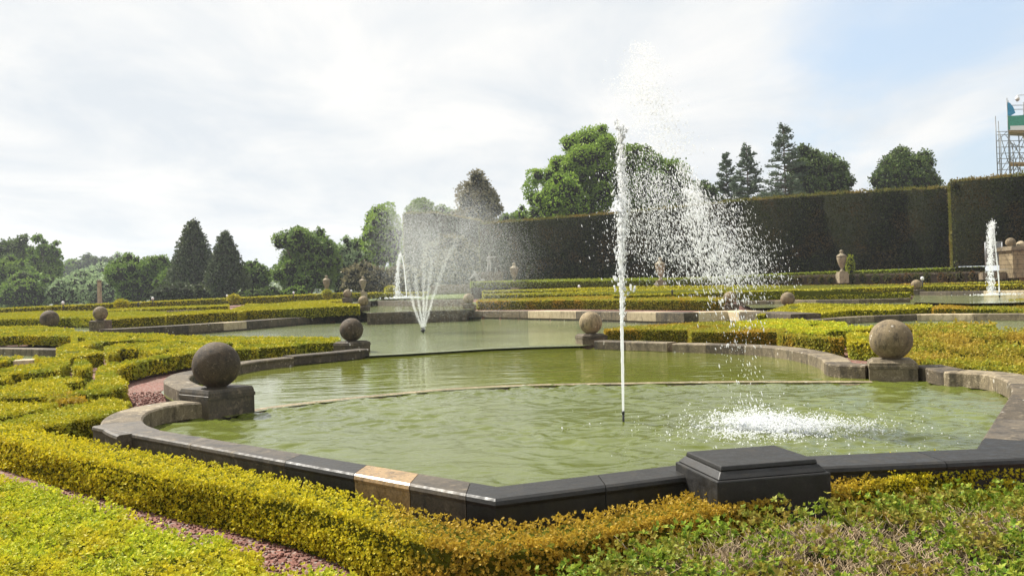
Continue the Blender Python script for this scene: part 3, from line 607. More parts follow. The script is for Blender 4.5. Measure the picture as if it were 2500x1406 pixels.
wall('grey rim beyond the far left pool, under the golden hedge', WZ([(-150, 788), (0, 787), (100, 787.5), (225, 789)], .72), 1, .72, 0, .5, 2, ['stone', 'stone_grey', 'stone', 'stone_pale', 'stone_dark'], lip=.3, group=None)
wall('curved pale rim of the right pool behind the pale ball', WZ([(1990, 781), (2097, 773), (2186, 769.5), (2276, 767), (2500, 766), (2640, 766)], .55), 1, .55, 0, .45, 1.6, ['stone', 'stone_grey', 'stone_dark', 'stone_pale', 'stone_grey'], smooth=3, group=None)
wall('low grey rim left of the far right ball', WZ([(1800, 735), (1940, 733), (2097, 731), (2222, 728)], .86), 1, .86, .2, .5, 2.4, ['stone', 'stone_grey', 'stone_dark'], lip=.3, group=None)
wall('chequered dark and pale rim behind the far right jet', WZ([(2245, 712), (2340, 711), (2500, 709), (2620, 707)], 1.02), 1, 1.02, .3, .5, 2.2, ['stone_dark', 'stone_dark', 'stone_pale', 'stone_dark', 'stone_pale'], lip=.3, group=None)
wall('rim of the tiny pool beside the bronze figure, far left', [tuple(PY(400, 758, 52))[:2], tuple(PY(560, 753.5, 55))[:2]], 1, float(PY(480, 756, 53.5).z), .3, .6, 2.5, ['stone_grey', 'stone', 'stone_pale'], group=None)
wall('rim of the cherub pool at far centre right', [tuple(PY(1560, 729, 44))[:2], tuple(PY(1680, 729, 44))[:2]], 1, float(PY(1620, 729, 44).z), .3, .5, 1.6, ['stone_pale', 'stone_grey'], group=None)
o = MB(); p = P(68, 876, .48); o.box((p.x, p.y, .36), (.55, .34, .22), .35); tag(o.build('kerb_stone', MAT['stone_pale'], None, .03), 'pale loose kerb stone by the small left pool', 'kerb stone')

# weirs
def weir(label, px, z, w, h_, mat, slope=0):
    L_ = [P(x, y, z) for x, y in px]; L_ = smooth_line(L_, 5); mb = MB(); v = []
    for i, p in enumerate(L_):
        d = (L_[min(i + 1, len(L_) - 1)] - L_[max(i - 1, 0)]); d.z = 0; d.normalize(); nn = Vector((-d.y, d.x, 0))
        if nn.y < 0: nn = -nn
        for u, q in ((-.03 - slope, -h_), (-.02 - slope * .3, -.03), (0, 0), (w, 0), (w, -h_)): v.append(p + nn * u + Vector((0, 0, q)))
    f = [(i * 5 + j, i * 5 + 5 + j, i * 5 + 6 + j, i * 5 + 1 + j) for i in range(len(L_) - 1) for j in range(4)]
    mb.add(v, f, 0, False); return tag(mb.build('weir', MAT[mat]), label, 'weir')
WE1 = [(600, 1006), (700, 990), (900, 968), (1100, 950), (1300, 940), (1520, 936), (1800, 932), (2130, 932)]
WE2 = [(886, 867), (1000, 861), (1100, 855), (1200, 849), (1300, 845), (1416, 842)]
weir('submerged curved stone weir between the near and middle pools', WE1, .219, .13, .2, 'stone_grey', .25)
weir('curved weir lip between the middle pool and the fan fountain pool', WE2, .275, .12, .2, 'mossy', .6)
weir('tall dark overflow wall behind the fan fountain', [(896, 764), (960, 762), (1060, 758.5), (1140, 756)], .875, .4, .8, 'stone_dark')
weir('second dark overflow wall, under the distant jet', [(850, 741), (905, 735), (1000, 733.5), (1140, 731)], 1.33, .4, .7, 'stone_dark')

# ------------------------------------------------------------------ water and ground
def sheet(name, loop, z, mat, label=None, kind='structure', zf=None):
    vl = [Vector((q[0], q[1], 0)) for q in loop]; tri = tessellate_polygon([vl]); mb = MB()
    tri = [t if (vl[t[1]] - vl[t[0]]).cross(vl[t[2]] - vl[t[0]]).z > 0 else t[::-1] for t in tri]
    mb.add([(q.x, q.y, z) for q in vl], tri); o = mb.build(name, mat); tag(o, label, None, None, kind); return o
def exp_(loop, k):
    c = np.mean(np.array(loop), 0); return [(x + (x - c[0]) * k, y + (y - c[1]) * k) for x, y in loop]
near = WZ([(432, 1056), (1214, 1186), (2381, 1094), (2468, 960), (2468, 945), (2455, 926), (2410, 912), (2298, 904), (2229, 889), (2130, 893)], ZR) + WZ(WE1[::-1], .222) + WZ([(560, 985), (500, 981), (450, 984), (398, 993), (362, 1005), (349, 1021), (372, 1040)], ZR)
near = [tuple(Vector(q)) for q in near]
# push the water edge a little under the stones
POOLS = []
ARC = WZ(WE1, .222)
def waves(x, y):
    z = np.zeros_like(x); r = np.random.default_rng(5); gust = .75 + .45 * np.sin(x * .9 + 1.3 * np.sin(y * .7)) * np.sin(y * 1.1 + x * .4)
    wx = x + .10 * np.sin(y * 4.1 + 1) + .05 * np.sin(x * 7.3 + y * 5.1); wy = y + .10 * np.sin(x * 3.7) + .05 * np.sin(y * 8.1 - x * 6.3)
    for k in range(60):
        wl = .11 * 1.033 ** k; a = r.normal() * .8 + 1.5; ph = r.random() * 6.28; q = 6.28 / wl * (wx * np.cos(a) + wy * np.sin(a)) + ph
        z += (np.sin(q) + .35 * np.sin(2 * q + .5)) * wl * .0050
    z *= gust
    ya = np.interp(x, [p[0] for p in ARC], [p[1] for p in ARC]); d = ya - y   # chop below the weir
    z += np.sin(d * 30 + 2 * np.sin(x * 4.3) + 1.5 * np.sin(x * 11)) * .0045 * np.exp(-((d - .45) / .45) ** 2) + r.normal(size=x.shape) * .0022 * np.exp(-((d - .45) / .45) ** 2)
    d = np.hypot(x - 2.78, (y - 8.55)); th = np.arctan2(y - 8.55, x - 2.78)
    z += np.sin(d * 26 + 1.2 * np.sin(th * 5) + .8 * np.sin(th * 11)) * .009 * np.exp(-((d - .9) / .6) ** 2) + r.normal(size=x.shape) * .008 * np.exp(-(d / .8) ** 2)
    return z
def wavy(loop, z, mat, label, st):
    POOLS.append((loop, z)); gl = grow(loop, .07); ar = np.array(gl); xs_ = np.arange(ar[:, 0].min(), ar[:, 0].max() + st, st); ys_ = np.arange(ar[:, 1].min(), ar[:, 1].max() + st, st)
    XX_, YY_ = np.meshgrid(xs_, ys_); fx_, fy_ = XX_.ravel(), YY_.ravel(); n_ = len(xs_)
    i_ = (np.arange(len(ys_) - 1)[:, None] * n_ + np.arange(n_ - 1)[None]).ravel(); ok = pip(fx_[i_] + st / 2, fy_[i_] + st / 2, [gl]); i_ = i_[ok]
    fade = 1.0
    mb_ = MB(); mb_.add(np.stack([fx_, fy_, z + waves(fx_, fy_)], 1), np.stack([i_, i_ + 1, i_ + n_ + 1, i_ + n_], 1).tolist(), 0, True)
    return tag(mb_.build('water', MAT[mat]), label, None, None, 'structure')
def pool(loop, z, mat, label):
    POOLS.append((loop, z)); return sheet('water', grow(loop, .04), z, MAT[mat], label)
wavy(near, W1, 'w_near', 'choppy green water of the near basin', .025)
mid = WZ(WE1, .222) + WZ([(2150, 893), (2112, 890), (2022, 888), (2000, 872), (1940, 856), (1860, 846), (1750, 841), (1640, 839), (1628, 837), (1548, 835), (1450, 832), (1455, 829)], ZR) + WZ([(1440, 846)] + WE2[::-1], .293) + WZ([(860, 845), (872, 851), (803, 858), (688, 868), (586, 882), (476, 902), (422, 913), (399, 927), (413, 940), (455, 957), (500, 966), (560, 980)], ZR)
pool(mid, W2, 'w_mid', 'calm green water of the middle pool')
far = WZ(WE2, .293) + WZ([(1480, 838), (1700, 822), (1850, 800), (2000, 778)], W3) + WZ([(1920, 763), (1776, 760), (1669, 764), (1400, 760), (1273, 759.5), (1135, 759)], .72) + WZ([(1060, 758.5), (960, 762)], .875) + WZ([(898, 765), (755, 773), (592, 785), (415, 796), (272, 804)], .70) + WZ([(250, 830), (500, 850), (830, 872)], W3)
pool(far, W3, 'w_far', 'pale green water under the fan fountain')
pool(WZ([(896, 764), (1060, 758.5), (1150, 756), (1165, 741), (1000, 743.5), (905, 745), (850, 750)], W4), W4, 'w_far', 'sliver of water above the overflow wall')
pool([tuple(PY(x, y, Y))[:2] for x, y, Y in ((840, 735, 76), (1150, 731, 76), (1150, 731, 90), (820, 735, 90))], W5, 'w_far', 'water around the distant jet')
pool(WZ([(1960, 785), (2276, 768), (2700, 766), (2700, 830), (2500, 815), (2250, 806), (2080, 800)], .34)[:], .34, 'w_far', 'water of the curved right pool')
pool(WZ([(2225, 738), (2360, 741), (2470, 739), (2640, 733), (2640, 716), (2500, 716), (2340, 717), (2235, 719)], .80), .80, 'w_far', 'water of the far right pool with the jet')
pool(WZ([(1800, 737), (2222, 731), (2260, 745), (2100, 747), (1840, 752)], .66), .66, 'w_far', 'strip of water left of the far right ball')
pool(WZ([(-300, 860), (160, 857), (150, 868), (80, 878), (-300, 890)], .30), .30, 'w_far', 'water of the small left pool')
pool(WZ([(-200, 797), (230, 796), (272, 800), (266, 806), (180, 812), (-200, 810)], .60), .60, 'w_far', 'water of the far left pool')

# garden bed sheet
xs = np.concatenate([np.arange(-60, -30, 2), np.arange(-30, 40, .5), np.arange(40, 62, 2)]); ys = np.concatenate([np.arange(-4, 50, .5), np.arange(50, 92, 2)])
XX, YY = np.meshgrid(xs, ys); zz = G(YY.ravel()).reshape(YY.shape).copy()
fx, fy = XX.ravel(), YY.ravel(); zf = zz.ravel()
for loop, z in POOLS:
    m_ = pip(fx, fy, [grow(loop, .25)]); zf[m_] = np.minimum(zf[m_], z - .35)
mb = MB(); nx, ny = len(xs), len(ys)
mb.add(np.stack([fx, fy, zf], 1), [(j * nx + i, j * nx + i + 1, (j + 1) * nx + i + 1, (j + 1) * nx + i) for j in range(ny - 1) for i in range(nx - 1)])
tag(mb.build('ground', MAT['gravel']), 'red gravel floor of the parterre', kind='structure')
# land beyond: terrace, falling away into the wooded valley on the left
def land(x, y):
    z = np.interp(y, [60, 90, 100, 140, 260, 420, 700, 3000], [-3, -1, -2, -12, -10, 4, 14, 14])
    up = np.interp(x + .0 * y, [-22, -8], [0, 1]); zt_ = np.interp(y, [60, 85, 100, 3000], [.3, 1.8, 2.4, 2.4])
    return z * (1 - up) + zt_ * up
xs = np.concatenate([[-1200, -600], np.arange(-400, 400, 8), [600, 1200]]); ys = np.concatenate([[-60, 40], np.arange(60, 400, 8), [500, 700, 1200]])
XX, YY = np.meshgrid(xs, ys); z = land(XX.ravel(), YY.ravel()); z[YY.ravel() < 62] = -.6; mb = MB(); nx, ny = len(xs), len(ys)
mb.add(np.stack([XX.ravel(), YY.ravel(), z], 1), [(j * nx + i, j * nx + i + 1, (j + 1) * nx + i + 1, (j + 1) * nx + i) for j in range(ny - 1) for i in range(nx - 1)], 0, True)
tag(mb.build('hills', MAT['grass']), 'grassy land beyond the garden', kind='structure')
# loose red pebbles near the viewer and by the basin corner
n = 26000
X = rng.uniform(-4.2, 1.2, n); Y = rng.uniform(2.6, 9, n); d_ = np.abs((Y - 4.4) + (X + .2) * .93)
kp = (Y + X * .93 < 5.2) & (Y + X * .93 > 2.6); X, Y = X[kp], Y[kp]
X2 = rng.uniform(-8.5, -4.2, 5000); Y2 = rng.uniform(9, 15, 5000); X = np.concatenate([X, X2]); Y = np.concatenate([Y, Y2])
kp = ~pip(X, Y, [grow(near, .4)]); X, Y = X[kp], Y[kp]
sz = rng.uniform(.006, .013, len(X)) * np.where(Y > 9, 1.5, 1)
o = blobs('pebbles', np.stack([X, Y, G(Y) + sz * .4], 1), sz, rng.normal(size=(len(X), 3)), 1.5, MAT['pebble']); tag(o, 'loose red gravel stones between the hedges', kind='stuff')

# ------------------------------------------------------------------ balls on pedestals
def ball(cx, cy, d, label, yaw=0, zlow=0, mat='ball', pm='stone', D=.6, base=.68, plinth=True, pz=.12, tf=.80):
    Y = D * FPX / d; c = PY(cx, cy, Y); r = D / 2
    root = empty('stone_ball_finial', label, 'stone ball', (c.x, c.y, zlow), 'stone balls on pedestals')
    m_ = MB(); m_.sphere(c, r, 40, 26, jit=.006); m_.build('ball', MAT[mat], root)
    zt = c.z - r + .015; s2 = math.sqrt(2) / 2; t = base * tf * s2; q = base * s2
    m_ = MB(); m_.lathe([(q, -pz - .0), (q, -pz + .045), (q * .97, -pz + .05), (q * .965, -.04), (t, -.008), (t * .99, 0)], (c.x, c.y, zt), 4, square=True, yaw=yaw); m_.build('pedestal_cap', MAT[pm], root)
    m_ = MB(); m_.lathe([(q * .97, 0), (q * .97, zt - pz - .003 - zlow)], (c.x, c.y, zlow), 4, square=True, yaw=yaw); m_.build('pedestal', MAT[pm], root)
    m_ = MB(); m_.lathe([(r * .42, -.004), (r * .42, .03)], (c.x, c.y, zt), 20); m_.build('neck_ring', MAT[pm], root)
    return root
ball(528, 891, 113, 'dark mottled stone ball on a block at the left of the near basin', yaw=math.radians(-38), mat='ball_dark', pm='wet_grey', tf=.93)
ball(858, 805, 57, 'brown stone ball at the end of the dark rim, left bank of the middle pool', yaw=math.radians(-30), mat='ball_dark', pm='stone_dark')
ball(1442, 788, 56, 'tan stone ball on a pedestal between the jet and the fan fountain', yaw=math.radians(12), pm='stone')
ball(2175, 829, 98.5, 'large pale lichened stone ball on the right bank', yaw=math.radians(-21), pm='stone_grey', base=.66)
ball(121, 779, 43, 'stone ball half hidden by golden hedges, furthest left of all', zlow=.2, mat='ball_dark', D=.80, base=.8)
ball(245, 765, 34, 'stone ball on a low pedestal where the long far rim begins, left', zlow=.55, mat='ball')
ball(887, 735, 25, 'small far ball at the left end of the overflow wall', zlow=.4, mat='ball')
ball(848, 717, 20, 'smaller ball set behind and left of the overflow wall ball', zlow=.5, D=.76, base=.86, mat='ball')
ball(1144, 729, 26, 'ball at the right end of the overflow wall, veiled by spray', zlow=.4, mat='ball')
ball(1146, 708, 16, 'smallest ball above the overflow wall ball, in the mist', zlow=.6, D=.7, base=.8, mat='ball')
ball(1782, 727, 31, 'ball behind the falling drops at the right end of the far rim', zlow=.3, mat='ball')
ball(1923, 730, 34, 'ball half sunk behind hedges, between the spray and the right jet', zlow=.3, mat='ball')
ball(2237, 695, 24, 'small pinkish ball on a block beside the far right pool', zlow=.4, mat='ball', pm='stone')

# empty plinth on the front rim
root = empty('stone_plinth', 'black wet empty plinth on the front rim', 'plinth', (1.56, 5.45, 0))
yaw = math.radians(12); cpt = Vector((1.52, 5.42, 0))
def frustum(x0, y0, z0, x1, y1, z1):
    m_ = MB(); v = []
    for X_, Y_, Z_ in ((x0, y0, z0), (x1, y1, z1)):
        for sx_, sy_ in ((-1, -1), (1, -1), (1, 1), (-1, 1)):
            a, b2 = sx_ * X_ / 2, sy_ * Y_ / 2; v.append((cpt.x + a * math.cos(yaw) - b2 * math.sin(yaw), cpt.y + a * math.sin(yaw) + b2 * math.cos(yaw), Z_))
    m_.add(v, [(3, 2, 1, 0), (4, 5, 6, 7), (0, 1, 5, 4), (1, 2, 6, 5), (2, 3, 7, 6), (3, 0, 4, 7)]); return m_
frustum(.77, .64, .0, .77, .64, .47).build('plinth_block', MAT['wet_black'], root, .01)
frustum(.74, .61, .473, .67, .53, .515).build('plinth_moulding', MAT['wet_black'], root, .006)
frustum(.665, .525, .517, .65, .51, .545).build('plinth_top', MAT['wet_black'], root, .006)

# ------------------------------------------------------------------ jets
def sample_path(pts, n):
    """pts: (px, py, half width px, weight) -> random pixels"""
    pts = np.array(pts, float); w = pts[:, 3].copy(); w[-1] = 0; w *= np.hypot(np.diff(pts[:, 0], append=pts[-1, 0]), np.diff(pts[:, 1], append=pts[-1, 1])); w /= w.sum(); c = np.cumsum(w)
    i = np.minimum(np.searchsorted(c, rng.random(n)), len(pts) - 1); j = np.minimum(i + 1, len(pts) - 1); t = rng.random(n)
    q = pts[i] * (1 - t)[:, None] + pts[j] * t[:, None]
    return q[:, 0] + rng.normal(size=n) * q[:, 2] * .6, q[:, 1] + rng.normal(size=n) * 4
def at_px(x, y, Y):
    x = np.asarray(x); y = np.asarray(y); cx = (x - 1250) / FPX; cy = -(y - 703) / FPX
    d = cx[:, None] * np.array(Rv) + cy[:, None] * np.array(Uv) + np.array(Fv); t = Y / d[:, 1]
    return d * t[:, None] + np.array([0, 0, EYE])
YJ = 9.3
base = P(1522, 1030, W1); YJ = base.y
jet = empty('water_jet', 'tall white water jet rising from the near basin and falling to the right', 'fountain', (base.x, base.y, W1 - .1))
m_ = MB(); top = PY(1521.5, 1004, YJ); m_.tube([(base.x, base.y, W1 - .1), tuple(top)], [.014, .012], 12); m_.tube([tuple(top - Vector((0, 0, .03))), tuple(top + Vector((0, 0, .004)))], [.016, .016], 12); m_.build('nozzle', MAT['dark_metal'], jet)
# column
col_px = [(1521.5, 1006, 4), (1520.5, 930, 6), (1519, 850, 7.5), (1518, 780, 8), (1517, 720, 9), (1516, 660, 11), (1516, 610, 12), (1517, 560, 12), (1518, 520, 11), (1516, 480, 10), (1514, 430, 9), (1515, 390, 8), (1512, 350, 6), (1510, 310, 5), (1508, 290, 2)]
m_ = MB(); pts = []; rs = []
dense = []
for (x0_, y0_, r0), (x1_, y1_, r1) in zip(col_px, col_px[1:]):
    for t in np.linspace(0, 1, 9)[:-1]: dense.append((x0_ + (x1_ - x0_) * t, y0_ + (y1_ - y0_) * t, r0 + (r1 - r0) * t))
V = []; seg = 10
for i, (x, y, r) in enumerate(dense):
    k = min(1, i / 60); c = PY(x + rng.normal() * 1.6 * k * k, y, YJ)
    for j in range(seg):
        a = 2 * math.pi * j / seg; q = r * YJ / FPX * (1 + rng.normal() * .35 * k) * (.62 - .38 * k) * (1 if y > 600 else max(.25, (y - 250) / 350))
        V.append((c.x + q * math.cos(a), c.y + q * math.sin(a), c.z + rng.normal() * .012 * k))
m_.add(V, [(i * seg + j, i * seg + (j + 1) % seg, (i + 1) * seg + (j + 1) % seg, (i + 1) * seg + j) for i in range(len(dense) - 1) for j in range(seg)], 0, True)
m_.build('water_column', MAT['drops'], jet)
def droplets(name, spec, n, Y, dY, rlo, rhi, vel, st, parent, power=2.2):
    x, y = sample_path(spec, n); p = at_px(x, y, Y + rng.normal(size=n) * dY); r = rlo + (rhi - rlo) * rng.random(n) ** power * np.where(rng.random(n) < .04, 1.5, 1)
    p = p[p[:, 2] > .2]; r = r[:len(p)]
    return blobs(name, p, r, np.array(vel) + rng.normal(size=(len(p), 3)) * .12, rng.uniform(st[0], st[1], len(p)), MAT['drops'], parent)
# ragged water clinging to the column
droplets('column_spray', [(1520, 800, 5, .5), (1519, 700, 8, 1), (1518, 640, 10, 1.5), (1521, 560, 12, 2), (1524, 480, 12, 2), (1517, 420, 9, 1.6), (1516, 380, 9, .9), (1513, 330, 8, .7), (1509, 290, 5, .2)], 3200, YJ, .035, .0025, .009, (.1, 0, 1), (1.2, 3.2), jet)
# tongues of water thrown off the column
tx, tr_, tv = [], [], []
for i in range(70):
    y = rng.uniform(300, 720); w = 12 + 8 * math.sin(y * .03); c = at_px(np.array([1518 + rng.normal() * w * .6]), np.array([y]), YJ + rng.normal() * .03)[0]; sd_ = -1 if rng.random() < .55 else 1
    m = 34; t = rng.random(m); dirn = np.array([sd_ * rng.uniform(.1, .45), 0, rng.uniform(.4, 1)]); tx.append(c + dirn * (t[:, None] * rng.uniform(.03, .085)) + rng.normal(size=(m, 3)) * .006); tr_.append(rng.uniform(.003, .010, m) * (1 - .5 * t)); tv.append(np.tile(dirn, (m, 1)))
blobs('column_spray', np.concatenate(tx), np.concatenate(tr_), np.concatenate(tv), 2.0, MAT['drops'], jet)
droplets('plume', [(1560, 105, 22, .6), (1570, 140, 38, 1.2), (1560, 200, 55, 1.6), (1590, 260, 60, 1.2), (1610, 320, 70, 1.0), (1640, 380, 75, .5)], 4600, YJ, .16, .0022, .0085, (.2, 0, .4), (1, 1.7), jet)
droplets('falling_spray', [(1570, 370, 60, .4), (1590, 420, 78, 1.6), (1610, 490, 85, 1.6), (1600, 560, 90, 1.3), (1640, 640, 110, .6), (1660, 700, 110, .2)], 6300, YJ - .1, .25, .0018, .0056, (.18, 0, -1), (1.5, 4), jet)
droplets('falling_spray', [(1665, 400, 16, .4), (1690, 460, 24, 1.4), (1700, 520, 34, 1.4), (1725, 580, 60, 1.6), (1755, 640, 80, 1.6), (1775, 690, 85, .5), (1790, 740, 75, .18), (1800, 800, 60, .09), (1805, 880, 50, .07), (1815, 960, 50, .10), (1830, 1010, 60, .2)], 4600, YJ - .25, .2, .0022, .0078, (.25, 0, -1), (1.8, 5), jet)
droplets('falling_spray', [(1740, 480, 50, .8), (1780, 560, 70, 1.2), (1815, 640, 85, 1), (1835, 700, 85, .3)], 2700, YJ - .2, .3, .0018, .005, (.3, 0, -1), (2, 4.5), jet)
# splash and foam where it lands
P_, R_, V_ = [], [], []
for cx_, cy_, sx_, sy_, n, hz in ((1850, 1033, .20, .30, 4600, .05), (1915, 1042, .28, .26, 3900, .035), (2010, 1038, .30, .22, 1700, .02), (1890, 1058, .36, .22, 1300, .012), (1800, 1046, .24, .3, 1000, .012), (1910, 1040, .75, .7, 1100, .008)):
    c = P(cx_, cy_, W1); X, Y = c.x + rng.normal(size=n) * sx_, c.y + rng.normal(size=n) * sy_
    cl_ = vnoise(X * 1.0, Y * .6, 5.5, 4) + vnoise(X, Y, 13, 1) * .6 > -.35 + rng.normal(size=n) * .3; X, Y = X[cl_], Y[cl_]
    P_.append(np.stack([X, Y, W1 + .006 + rng.exponential(hz, len(X)) * (.5 + .5 * np.abs(vnoise(X, Y, 9, 2)))], 1)); R_.append(.0028 + .0075 * rng.random(len(X)) ** 2.5); V_.append(rng.normal(size=(len(X), 3)) * .7 + np.array([.1, 0, .8]))
for i in range(46):   # little crowns thrown up
    c = P(rng.normal() * 75 + 1860, rng.normal() * 16 + 1036, W1); m = 26; t = rng.random(m); a = rng.random() * 6.28; sp_ = rng.uniform(.02, .09)
    P_.append(np.stack([c.x + np.cos(a) * t * sp_ + rng.normal(size=m) * .006, c.y + np.sin(a) * t * sp_, W1 + (2.2 * t - 2 * t * t) * sp_ * 1.6 + .01], 1)); R_.append(rng.uniform(.003, .008, m)); V_.append(np.tile((.3 * math.cos(a), 0, 1.), (m, 1)))
P_ = np.concatenate(P_); ok = pip(P_[:, 0], P_[:, 1], [grow(near, -.1)]) if len(P_) else None; P_ = P_[ok]; blobs('splash', P_, np.concatenate(R_)[ok], np.concatenate(V_)[ok], 1.4, MAT['drops'], jet)
# fan fountain
fb = P(1033, 812, W3); YF = fb.y
fan = empty('fan_fountain', 'fan-shaped misty fountain spreading from a small nozzle in the far pool', 'fountain', (fb.x, fb.y, W3 - .1))
m_ = MB(); m_.tube([(fb.x, YF, W3 - .1), (fb.x, YF, W3 + .05)], [.05, .05], 10); m_.lathe([(.05, 0), (.10, .03), (.09, .08), (.05, .10), (.06, .15), (.03, .16)], (fb.x, YF, W3 + .03), 12)
for k in range(6): m_.tube([(fb.x, YF, W3 + .12), (fb.x + .07 * math.cos(k), YF + .07 * math.sin(k), W3 + .2)], [.012, .01], 6)
m_.build('nozzle', MAT['dark_metal'], fan)
JETS = [[(1031, 800), (1012, 755), (998, 700), (985, 630), (975, 560), (968, 510)], [(1033, 800), (1022, 740), (1014, 680), (1005, 620), (992, 540)], [(1034, 800), (1034, 720), (1036, 640), (1040, 560), (1052, 480)], [(1035, 800), (1044, 720), (1054, 640), (1068, 560), (1078, 490)], [(1036, 800), (1056, 730), (1076, 670), (1100, 610), (1135, 550), (1165, 500)]]
for jp in JETS:
    L_ = []
    for i, (x, y) in enumerate(jp):
        t = i / (len(jp) - 1); L_.append((x, y, 1.5 + 20 * t ** 1.7, 2.0 - 1.5 * t))
    n = 3300; x, y = sample_path(L_, n); kx = (jp[-1][0] - 1033) / 140
    p = at_px(x, y, YF + (np.clip((800 - y) / 300, 0, 1)) * (-.8 + 1.1 * math.sin(jp[-1][0])) + rng.normal(size=n) * .07)
    blobs('jet', p, .0027 + .006 * rng.random(n) ** 2, np.array((kx, 0, 1.5)), 1.6, MAT['drops'], fan)
def mist(name, pts, n, Y, dY, r, parent):
    x, y = sample_path(pts, n); y = y + rng.normal(size=n) * 26; p = at_px(x, y, Y + rng.normal(size=n) * dY); p = p[p[:, 2] > .4]
    return blobs(name, p, rng.uniform(r * .6, r * 1.3, len(p)), (0.1, 0, -1), 1.1, MAT['drops'], parent)
mist('mist', [(980, 500, 50, .8), (1010, 560, 75, 1.4), (1040, 620, 95, 1.6), (1070, 680, 110, .9), (1060, 740, 90, .3)], 105000, YF, 1.0, .0042, fan)
mist('mist', [(1080, 470, 60, .7), (1140, 530, 85, 1.2), (1180, 600, 100, 1.2), (1190, 670, 100, .7), (1170, 730, 90, .2)], 85000, YF, 1.0, .0040, fan)
# distant jets
def smalljet(label, up, down, Y, r, n, zb):
    b0 = PY(*up[0], Y); j = empty('water_jet', label, 'fountain', (b0.x, b0.y, b0.z - .1)); m_ = MB(); m_.tube([b0 - Vector((0, 0, .1)), b0 + Vector((0, 0, .12))], .03, 8); m_.build('nozzle', MAT['dark_metal'], j)
    L_ = smooth_line([PY(x, y, Y) for x, y in up], 5); m_ = MB(); m_.tube(L_, [r * (.7 + .5 * rng.random()) for _ in L_], 6); m_.build('water_column', MAT['drops'], j)
    px = Y / FPX; sp = [(x, y, w, k) for x, y, w, k in down]; x, y = sample_path(sp, n); p = at_px(x, y, Y + rng.normal(size=n) * .12)
    blobs('falling_spray', p, rng.uniform(.3, 1.0, n) * r * .75, (0, 0, -1), rng.uniform(1, 2.6, n), MAT['drops'], j)
    a = rng.random(400) * 6.28; q = np.abs(rng.normal(size=400)) * 22 * px
    blobs('splash', np.stack([b0.x - 6 * px + q * np.cos(a) * 1.4, b0.y + q * np.sin(a), b0.z + np.abs(rng.normal(size=400)) * 2 * px], 1), r * .8, (0, 0, 1), 1, MAT['drops'], j)
smalljet('slender arched jet in the distance, left of the fan fountain', [(993, 728), (990, 690), (986, 650), (981, 628), (977, 620)], [(977, 620, 3, 1), (973, 640, 3, 1), (971, 670, 4, 1), (970, 700, 6, 1), (972, 726, 7, .2)], 79, .06, 900, W5)
smalljet('bright single jet near the right photo edge, before the tall hedge', [(2440, 720), (2438, 680), (2434, 640), (2430, 600), (2427, 565), (2424, 545)], [(2424, 543, 6, 1.6), (2420, 560, 8, 1.6), (2419, 600, 7, 1), (2418, 650, 8, 1), (2420, 700, 9, 1), (2422, 718, 9, .2)], 38, .028, 2200, .8)

# ------------------------------------------------------------------ terrace wall, climbers, steps, urns
TW = [(1150, 690, 73), (1600, 687, 71), (1940, 672, 66), (2400, 662, 60), (2560, 656, 58)]
tp = [PY(*q) for q in TW]; root = empty('terrace_wall', 'long low stone terrace wall under the green hedge line', 'wall', (tp[0].x, tp[0].y, 0))
m_ = MB(); cp = MB()
for a, b2 in zip(tp, tp[1:]):
    for mb_, zo, zl, th in ((m_, -.16, -1.6, .5), (cp, 0, -.155, .62)):
        v = []
        for q in (a, b2):
            for dy, dz in ((0 if mb_ is m_ else -.06, zl), (0 if mb_ is m_ else -.06, zo), (th, zo), (th, zl)): v.append((q.x, q.y + dy, q.z + dz))
        mb_.add(v, [(0, 4, 5, 1), (1, 5, 6, 2), (2, 6, 7, 3), (0, 1, 2, 3), (7, 6, 5, 4)])
m_.build('wall_face', MAT['stone'], root); cp.build('coping', MAT['stone_grey'], root)
def puff(name, label, cat, c, rx, ry, rz, mat, s, n, group=None, coremat='corey', parent=None, stem=True):
    """a small plant: leafy mass on a stem"""
    u = unit(rng.normal(size=(n, 3))); q = 1 + vnoise(u[:, 0], u[:, 2], 5, rng.random() * 9) * .22 - rng.random(n) * .25
    p = np.array(c) + u * np.array([rx, ry, rz]) * q[:, None]; mb_ = MB(); mb_.sphere(c, 1, 10, 8, sc=(rx * .8, ry * .8, rz * .8))
    mb_.tube([(c[0], c[1], c[2] - rz * 1.25), (c[0], c[1], c[2])], [rx * .12, rx * .08], 5)
    o = polys(name, leafquads(p, u + rng.normal(size=(n, 3)) * .6, s * rng.uniform(.7, 1.3, n), .7), 4, [mat, MAT[coremat]], parent, mb_)
    if label: tag(o, label, cat, group)
    return o
k = 0
for x in np.arange(1200, 2490, 26):
    x = x + rng.uniform(-5, 5); Yw = np.interp(x, [q[0] for q in TW], [q[2] for q in TW]) - .45; yt = np.interp(x, [q[0] for q in TW], [q[1] for q in TW])
    hh = rng.uniform(9, 13); c = PY(x, yt + 13, Yw); u = Yw / FPX
    puff('climber', 'dark climbing plant trained against the low terrace wall', 'climber', tuple(c), rng.uniform(5, 9) * u, .3, hh * u, MAT['climber'], .13, 150, 'climbers on the terrace wall')
